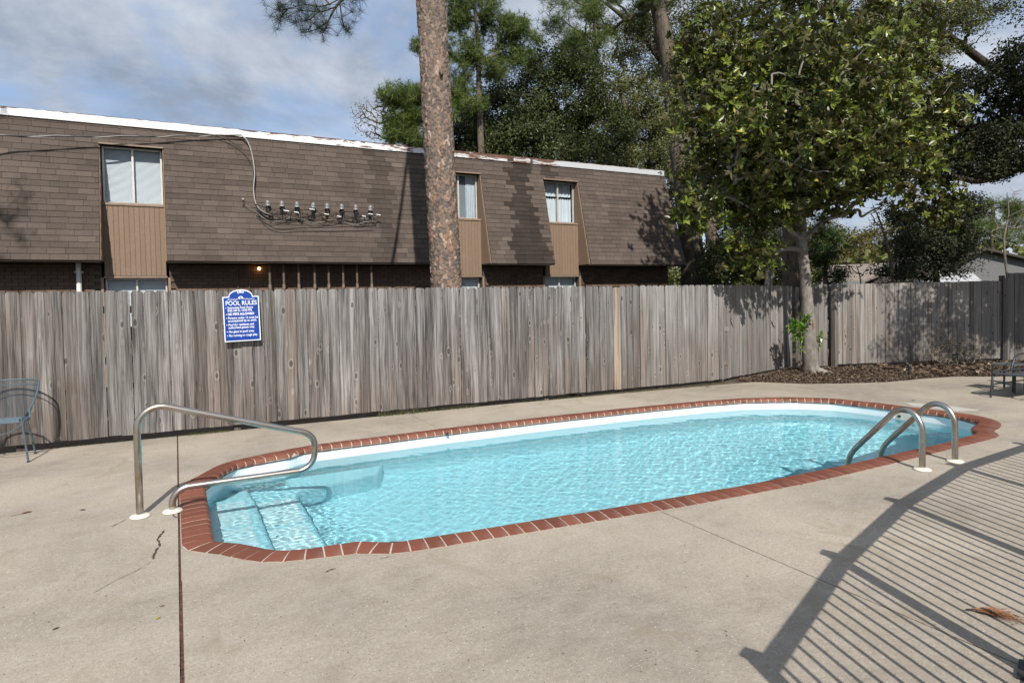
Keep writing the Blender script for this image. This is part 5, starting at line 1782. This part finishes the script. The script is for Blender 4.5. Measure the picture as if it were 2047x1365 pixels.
tree('pine_tree', 'distant pine at the far right above the white house', 'tree', (60, 34, 0),
     [px(1985, 620, 34) + (.3,), px(1985, 500, 34) + (.25,), px(1985, 430, 34) + (.18,), px(1985, 400, 34) + (.08,)],
     [blob(1985, 420, 34, 45, 20, 30), blob(1960, 450, 34, 40, 22, 24), blob(2030, 440, 34, 45, 22, 28), blob(2010, 480, 34, 50, 16, 18)],
     M['needle'], .1, .3, 24, .9, M['bark'], .02, .08, conifer=True, needle=(10, .5, .03))
tree('cedar_tree', 'soft green bushy evergreen right of the magnolia trunk behind the fence', 'tree', (18.5, 13, 0),
     [px(1650, 640, 13) + (.09,), px(1650, 560, 13) + (.07,), px(1650, 500, 13) + (.03,)],
     [blob(1650, 500, 13, 32, 45, 50), blob(1665, 550, 13, 32, 18, 22), blob(1640, 450, 13, 22, 25, 14)],
     leaf_mat('cedar_leaf', (.02, .045, .012), (.05, .10, .022), None, .6, .3, .2), .07, .35, 110, .35, M['bark'], .007, .04)


# bare trees: branching only
def bare_tree(label, base, trunk, spread, n, r_tip=.004, r_max=.04, mat=None, leaves=0, name='bare_tree'):
    root = empty(name, label, 'tree', base)
    tr_ = [local(p[:3], root) for p in trunk]; rr_ = [p[3] for p in trunk]
    P = catmull(tr_, 6); rs_ = np.interp(np.linspace(0, len(rr_) - 1, len(P)), range(len(rr_)), rr_)
    MB().tube(P, list(rs_), 8).build('trunk', mat or M['twig'], root, True)
    C_ = local(clumps_in([(c, r, n) for (c, r, n) in spread]), root)
    branch_mesh([tuple(p) for p in P[len(P) // 3:]], C_, r_tip, r_max, mat or M['twig'], root, wob=.10, seg=3, exp=.55)
    if leaves: leaf_cloud(cluster_leaves(C_, leaves, .15)[0], .07, .5, M['deadleaf'], 'leaves', root)


bare_tree('bare winter tree above the roof left of the big pine', (9.5, 24, 0), [px(790, 640, 24) + (.15,), px(785, 340, 24) + (.10,), px(775, 270, 24) + (.05,), px(762, 225, 24) + (.02,)], [blob(748, 238, 24, 50, 45, 260), blob(775, 275, 24, 34, 34, 90)], None, .0042, .035, leaves=2)
bare_tree('bare sapling in front of the brown roofed house beyond the fence', (15.5, 10.8, 0), [px(1790, 640, 10.8) + (.05,), px(1784, 560, 10.8) + (.045,), px(1776, 500, 10.8) + (.035,), px(1762, 450, 10.8) + (.025,), px(1745, 410, 10.8) + (.01,)],
          [blob(1770, 430, 10.8, 50, 50, 60), blob(1740, 500, 10.8, 40, 50, 30)], None, .003, .02)
bare_tree('leaning bare shrub beside the brown roofed house beyond the fence', (16, 12, 0), [px(1722, 620, 11.5) + (.02,), px(1720, 560, 11.5) + (.018,), px(1712, 530, 11.5) + (.01,)],
          [blob(1715, 520, 11.5, 35, 32, 40)], None, .0035, .014)
bare_tree('bare tree before the white house at the right edge', (24, 11.5, 0), [px(2022, 600, 11.5) + (.05,), px(2012, 540, 11.5) + (.045,), px(2007, 480, 11.5) + (.035,), px(2016, 430, 11.5) + (.025,), px(2013, 385, 11.5) + (.012,)],
          [blob(2030, 430, 11.5, 60, 60, 90)], None, .004, .03)

# distant tree line
def woods(label, Y, blobs_, mat, size, per, rad, name):
    root = empty(name, label, 'trees', (0, Y, 0), kind='stuff')
    C_ = local(clumps_in(blobs_), root)
    L, idx = cluster_leaves(C_, per, rad)
    leaf_cloud(L, size, .6, mat, 'foliage', root, tones=np.clip(rng.uniform(0, .7, len(C_))[idx] + rng.uniform(0, .35, len(L)), 0, 1), kind='stuff')


woods('olive and rusty far-off wood beyond the brown roofed house', 48, [blob(1620 + 45 * k, 478 + (k % 3) * 12, 46 + 3 * (k % 2), 50, 42, 34) for k in range(8)] + [blob(1640 + 60 * k, 530, 45, 50, 25, 20) for k in range(7)], M['yellowwood'], .30, 60, 1.3, 'distant_wood')
woods('low green thicket behind the fence at the building corner', 22, [blob(1345 + 40 * k, 560 - 8 * (k % 2), 22, 30, 26, 16) for k in range(9)], M['oak2'], .14, 60, .6, 'thicket')

# hazy wooded skyline all round so the ground sheet meets trees, not a bare horizon
root = empty('tree_line', 'far wooded skyline', 'trees', (0, 0, 0), kind='stuff')
n = 4200
a = rng.uniform(-.5, 2.3, n)
rr_ = rng.uniform(70, 95, n)
P3 = np.stack([np.sin(a) * rr_, np.cos(a) * rr_, rng.uniform(0, 1, n) ** .8 * (6.0 + 1.6 * np.sin(a * 9) + 1.2 * np.sin(a * 23))], 1)
leaf_cloud(np.repeat(P3, 7, 0) + rng.normal(0, .8, (n * 7, 3)), .8, .7, M['oak2'], 'foliage', root, kind='stuff')

# ------------------------------------------------------------------ houses beyond the fence
M['roofgrey'] = plain('grey_brown_roof', (.22, .18, .15), .9, var=.25, nscale=12)
M['dimmed_wall'] = plain('shade_dimmed_white_siding', (.15, .15, .155), .8)  # white siding with its shade put into the base colour as dim grey
M['shedroof'] = plain('pale_shed_roof', (.42, .42, .43), .8)
h1 = empty('brown_roofed_house', 'low house with a grey-brown shingle roof behind the fence', 'house', (24.5, 17.5, 0))
HO = Vector(h1.location)
A1, A2, A3, A4 = Vector(px(1672, 561, 17)), Vector(px(1728, 561, 17)), Vector(px(1822, 524, 21)), Vector(px(1660, 530, 21))
A1 = Vector(px(1640, 562, 17))
MB().add([A1 - HO, A2 - HO, A3 - HO, A4 - HO, A1 - HO - Vector((0, 0, .08)), A2 - HO - Vector((0, 0, .08)), A3 - HO - Vector((0, 0, .08)), A4 - HO - Vector((0, 0, .08))],
         [(0, 1, 2, 3), (7, 6, 5, 4), (0, 4, 5, 1), (1, 5, 6, 2), (2, 6, 7, 3), (3, 7, 4, 0)]).build('roof', M['roofgrey'], h1)
g1 = A1 + Vector((.2, .5, -.2)); g2 = A2 + Vector((-.2, .5, -.2)); g3 = A3 + Vector((-.3, 0, -.25)); g4 = A4 + Vector((.2, 0, -.25))
MB().add([Vector((p.x, p.y, zz_)) - HO for p in (g1, g2, g3, g4) for zz_ in (0, p.z)], [(0, 2, 3, 1), (2, 4, 5, 3), (4, 6, 7, 5), (6, 0, 1, 7)]).build('wall', M['dimmed_wall'], h1)
u = (A2 - A1).normalized()
MB().add([A1 - HO + Vector((0, -.03, -.20)), A2 - HO + Vector((0, -.03, -.20)), A2 - HO + Vector((0, -.03, -.02)), A1 - HO + Vector((0, -.03, -.02))], [(0, 1, 2, 3)]).build('gutter', M['zinc'], h1)
h2 = empty('white_house', 'white gabled house with dark eaves behind the fence at the far right', 'house', (30, 15, 0))
HO = Vector(h2.location)
G = [Vector(px(1810, 575, 15)), Vector(px(2075, 575, 15)), Vector(px(2075, 528, 15)), Vector(px(1960, 502, 15)), Vector(px(1905, 515, 15))]
bk_ = Vector((4, 6, 0))
lo = [Vector((G[0].x, G[0].y, 0)), Vector((G[1].x, G[1].y, 0))]
W_ = [lo[0], lo[1], G[2], G[3], G[4], G[0]]
MB().add([p - HO for p in W_] + [p + bk_ - HO for p in W_], [(0, 1, 2, 3, 4, 5), (1, 7, 8, 2), (0, 5, 11, 6)]).build('wall', M['dimmed_wall'], h2)
for (p, q) in ((G[0], G[3]), (G[3], Vector(px(2100, 534, 15)))):
    d = Vector((-.25, -.35, 0)); up_ = Vector((0, 0, .09))
    p = p + Vector((0, 0, .03)); q = q + Vector((0, 0, .03))
    MB().add([x - HO for x in (p + d, q + d, q + bk_, p + bk_, p + d + up_, q + d + up_, q + bk_ + up_, p + bk_ + up_)], [(3, 2, 1, 0), (4, 5, 6, 7), (0, 1, 5, 4), (1, 2, 6, 5), (3, 0, 4, 7)]).build('roof', M['soffit'], h2)
h3 = empty('low_roofed_shed', 'pale lower roof just above the fence in front of the white house', 'shed', (22, 12.5, 0))
HO = Vector(h3.location)
B = [Vector(px(1815, 572, 12.4)), Vector(px(1975, 572, 12.4)), Vector(px(1945, 545, 13.6)), Vector(px(1880, 540, 13.6))]
lw = [Vector((p.x, p.y, 0)) for p in B]
MB().add([p - HO for p in B + lw], [(0, 1, 2, 3), (4, 5, 1, 0), (5, 6, 2, 1), (7, 4, 0, 3), (6, 7, 3, 2)]).build('roof', M['shedroof'], h3)

# ------------------------------------------------------------------ shrub, stake lamp, litter
sh = empty('bare_shrub', 'low grey twiggy shrub against the shaded fence', 'shrub', (15.0, 7.85, 0))
C_ = clumps_in([((0, 0, .32), (.62, .4, .30), 170), ((.55, -.15, .25), (.4, .3, .24), 60)])
branch_mesh([(0, 0, 0), (.05, 0, .03), (-.05, .02, .05), (.3, -.05, .02)], C_, .0028, .012, M['twig'], sh, wob=.16, seg=3)
leaf_cloud(C_[rng.integers(0, len(C_), 500)] + rng.normal(0, .06, (500, 3)), .035, .5, M['oak2'], 'leaves', sh)
sk = empty('path_light_stake', 'short dark metal path light leaning in the mulch', 'lamp', (12.75, 7.38, 0))
sk.rotation_euler = (R(4), R(-8), 0)
MB().tube([(0, 0, -.03), (0, 0, .22)], .022, 10).build('stake', M['blackmetal'], sk)
MB().lathe([(.034, .20), (.036, .235), (.028, .25), (.001, .253)], 12).build('cap', M['blackmetal'], sk)


def in_bed(n):
    x = rng.uniform(9.6, 17.5, n); y = rng.uniform(6.0, 9.6, n)
    lo = np.interp(x, [9.6, 10.02, 10.35, 10.85, 11.6, 12.7, 13.4, 13.95, 14.43, 18], [8.75, 8.38, 7.92, 7.62, 7.25, 7.08, 6.95, 6.55, 6.22, 6.1])
    hi = np.interp(x, [9.6, 12.4, 13.1, 17.5], [9.0, 9.7, 9.25, 7.6])
    k = (y > lo) & (y < hi)
    return x[k], y[k]


x, y = in_bed(26000)
P = np.stack([x, y, rng.uniform(-.012, .03, len(x))], 1)
lt = leaf_cloud(P, .055, .6, M['deadleaf'], 'leaf_litter', None, up=2.0, kind='stuff'); lt['label'] = 'brown fallen leaves covering the mulch bed'; lt['category'] = 'leaf litter'
x, y = in_bed(5000)
k = x > 13.2; x, y = x[k], y[k]
lt = leaf_cloud(np.stack([x, y, rng.uniform(0, .05, len(x))], 1), .11, .5, M['deadleaf'], 'leaf_litter', None, up=1.5, kind='stuff'); lt['label'] = 'larger rusty leaves heaped near the bare shrub'; lt['category'] = 'leaf litter'


def grass(spots, name, label):
    P_ = []
    for (x0, x1, n, hh) in spots:
        xx = rng.uniform(x0, x1, n)
        yy = 9.33 - .045 * xx + rng.uniform(-.07, .05, n)
        P_.append(np.stack([xx, yy, np.full(n, -.02), np.full(n, hh)], 1))
    P_ = np.concatenate(P_)
    n = len(P_)
    d = rng.normal(0, .35, (n, 3)); d[:, 2] = 1; d /= np.linalg.norm(d, axis=1)[:, None]
    L = (P_[:, 3] * rng.uniform(.4, 1.2, n))[:, None]
    s = np.cross(d, rng.normal(size=(n, 3))); s /= np.linalg.norm(s, axis=1)[:, None]
    p = P_[:, :3]
    V = np.stack([p - s * .003, p + s * .003, p + d * L], 1).reshape(-1, 3)
    i = np.arange(n) * 3
    o = link(name, npmesh(name, V, np.stack([i, i + 1, i + 2], 1), M['grass'], np.repeat(rng.uniform(0, 1, n), 3)), None, label, 'grass', None, 'stuff')


grass([(-1.3, .8, 1100, .035), (.1, .6, 700, .05), (2.6, 3.3, 500, .10), (3.3, 4.2, 600, .07), (4.4, 6.2, 500, .05), (6.2, 9.4, 1500, .035)], 'grass_tufts', 'sparse grass tufts along the foot of the wooden fence')

LM = MB(); LM.add([(0, -.03, 0), (.016, -.006, .006), (.012, .02, .008), (0, .04, .002), (-.014, .018, .009), (-.017, -.008, .005)], [(0, 1, 2, 3, 4, 5)])
LMs = MB(); LMs.tube([(0, -.03, .001), (.006, -.075, .002)], .0016, 4)


def fallen(label, x, y, sc, rot, mat, stem=True):
    o = empty('fallen_leaf', label, 'leaf', (x, y, .001), 'stray leaves on the deck')
    o.rotation_euler = (0, 0, rot); o.scale = (sc,) * 3
    LM.build('blade', mat, o)
    if stem: LMs.build('stem', mat, o)


m_dl = plain('dry_leaf_brown', (.20, .11, .07), .7); m_yl = plain('dry_leaf_yellow', (.35, .25, .05), .7); m_dk = plain('dry_leaf_dark', (.06, .04, .03), .8)
fallen('curled brown leaf with a long stem on the deck at the left edge', -1.16, 6.57, 1.25, R(-70), m_dl)
fallen('small dark olive leaf on the deck left of the handrail', -.74, 6.40, .8, R(60), m_dk, False)
fallen('yellow-green leaf on the deck beside the long joint', -.14, 3.96, .55, R(-50), m_yl, False)
fallen('thin reddish leaf just above the yellow leaf by the long joint', -.118, 4.11, .5, R(80), m_dl, False)
fallen('small grey leaf in the lower left of the deck', -.62, 4.11, .55, R(-70), m_dk, False)
fallen('small dark brown leaf on the deck in front of the pool ladder', 4.88, 3.77, .5, R(20), m_dk, False)
fallen('brown leaf at the edge of the soil by the fence', 8.62, 8.62, 1.3, R(70), m_dk, False)
fallen('dark leaf on the deck beyond the pool near the lounge chair', 10.05, 5.75, .9, R(40), m_dk, False)
V_ = []
n = 2000
x = rng.uniform(-2.5, 12, n); y = rng.uniform(1.5, 9.0, n)
k = ~((x > -.1) & (x < 9.6) & (y > 3.7) & (y < 7.8)); x, y = x[k], y[k]
lt = leaf_cloud(np.stack([x, y, np.full(len(x), .004)], 1), .014, .35, M['deadleaf'], 'deck_debris', None, up=6.0, tones=rng.uniform(0, .4, len(x)), kind='stuff'); lt['label'] = 'tiny bits of leaf and bark scattered over the deck'; lt['category'] = 'debris'
# pine needle bundle at the lower right
nd = empty('pine_needle_clump', 'clump of rust-coloured fallen pine needles on the deck at the lower right', 'pine needles', (3.71, 1.80, .006))
MB().tube([(-.035, .035, .004), (-.01, .005, .008), (.02, -.04, .006)], [.004, .006, .004], 6).build('twig', M['barkdark'], nd)
nm_ = MB()
for k in range(110):
    a = random.gauss(R(-62), R(17)); L = random.uniform(.08, .21); c0 = Vector((random.gauss(.005, .008), random.gauss(-.01, .012), .008))
    e_ = c0 + Vector((math.cos(a) * L, math.sin(a) * L, random.uniform(-.004, .012))); mdl = c0.lerp(e_, .5) + Vector((random.gauss(0, .006), random.gauss(0, .006), random.uniform(.0, .014)))
    nm_.tube([c0, mdl, e_], [.0011, .0010, .0004], 3, False)
o = nm_.build('needles', M['deadneedle'], nd, kind='stuff')
a_ = o.data.attributes.new('tone', 'FLOAT', 'POINT'); a_.data.foreach_set('value', list(np.repeat(rng.uniform(0, 1, 110), 9)))
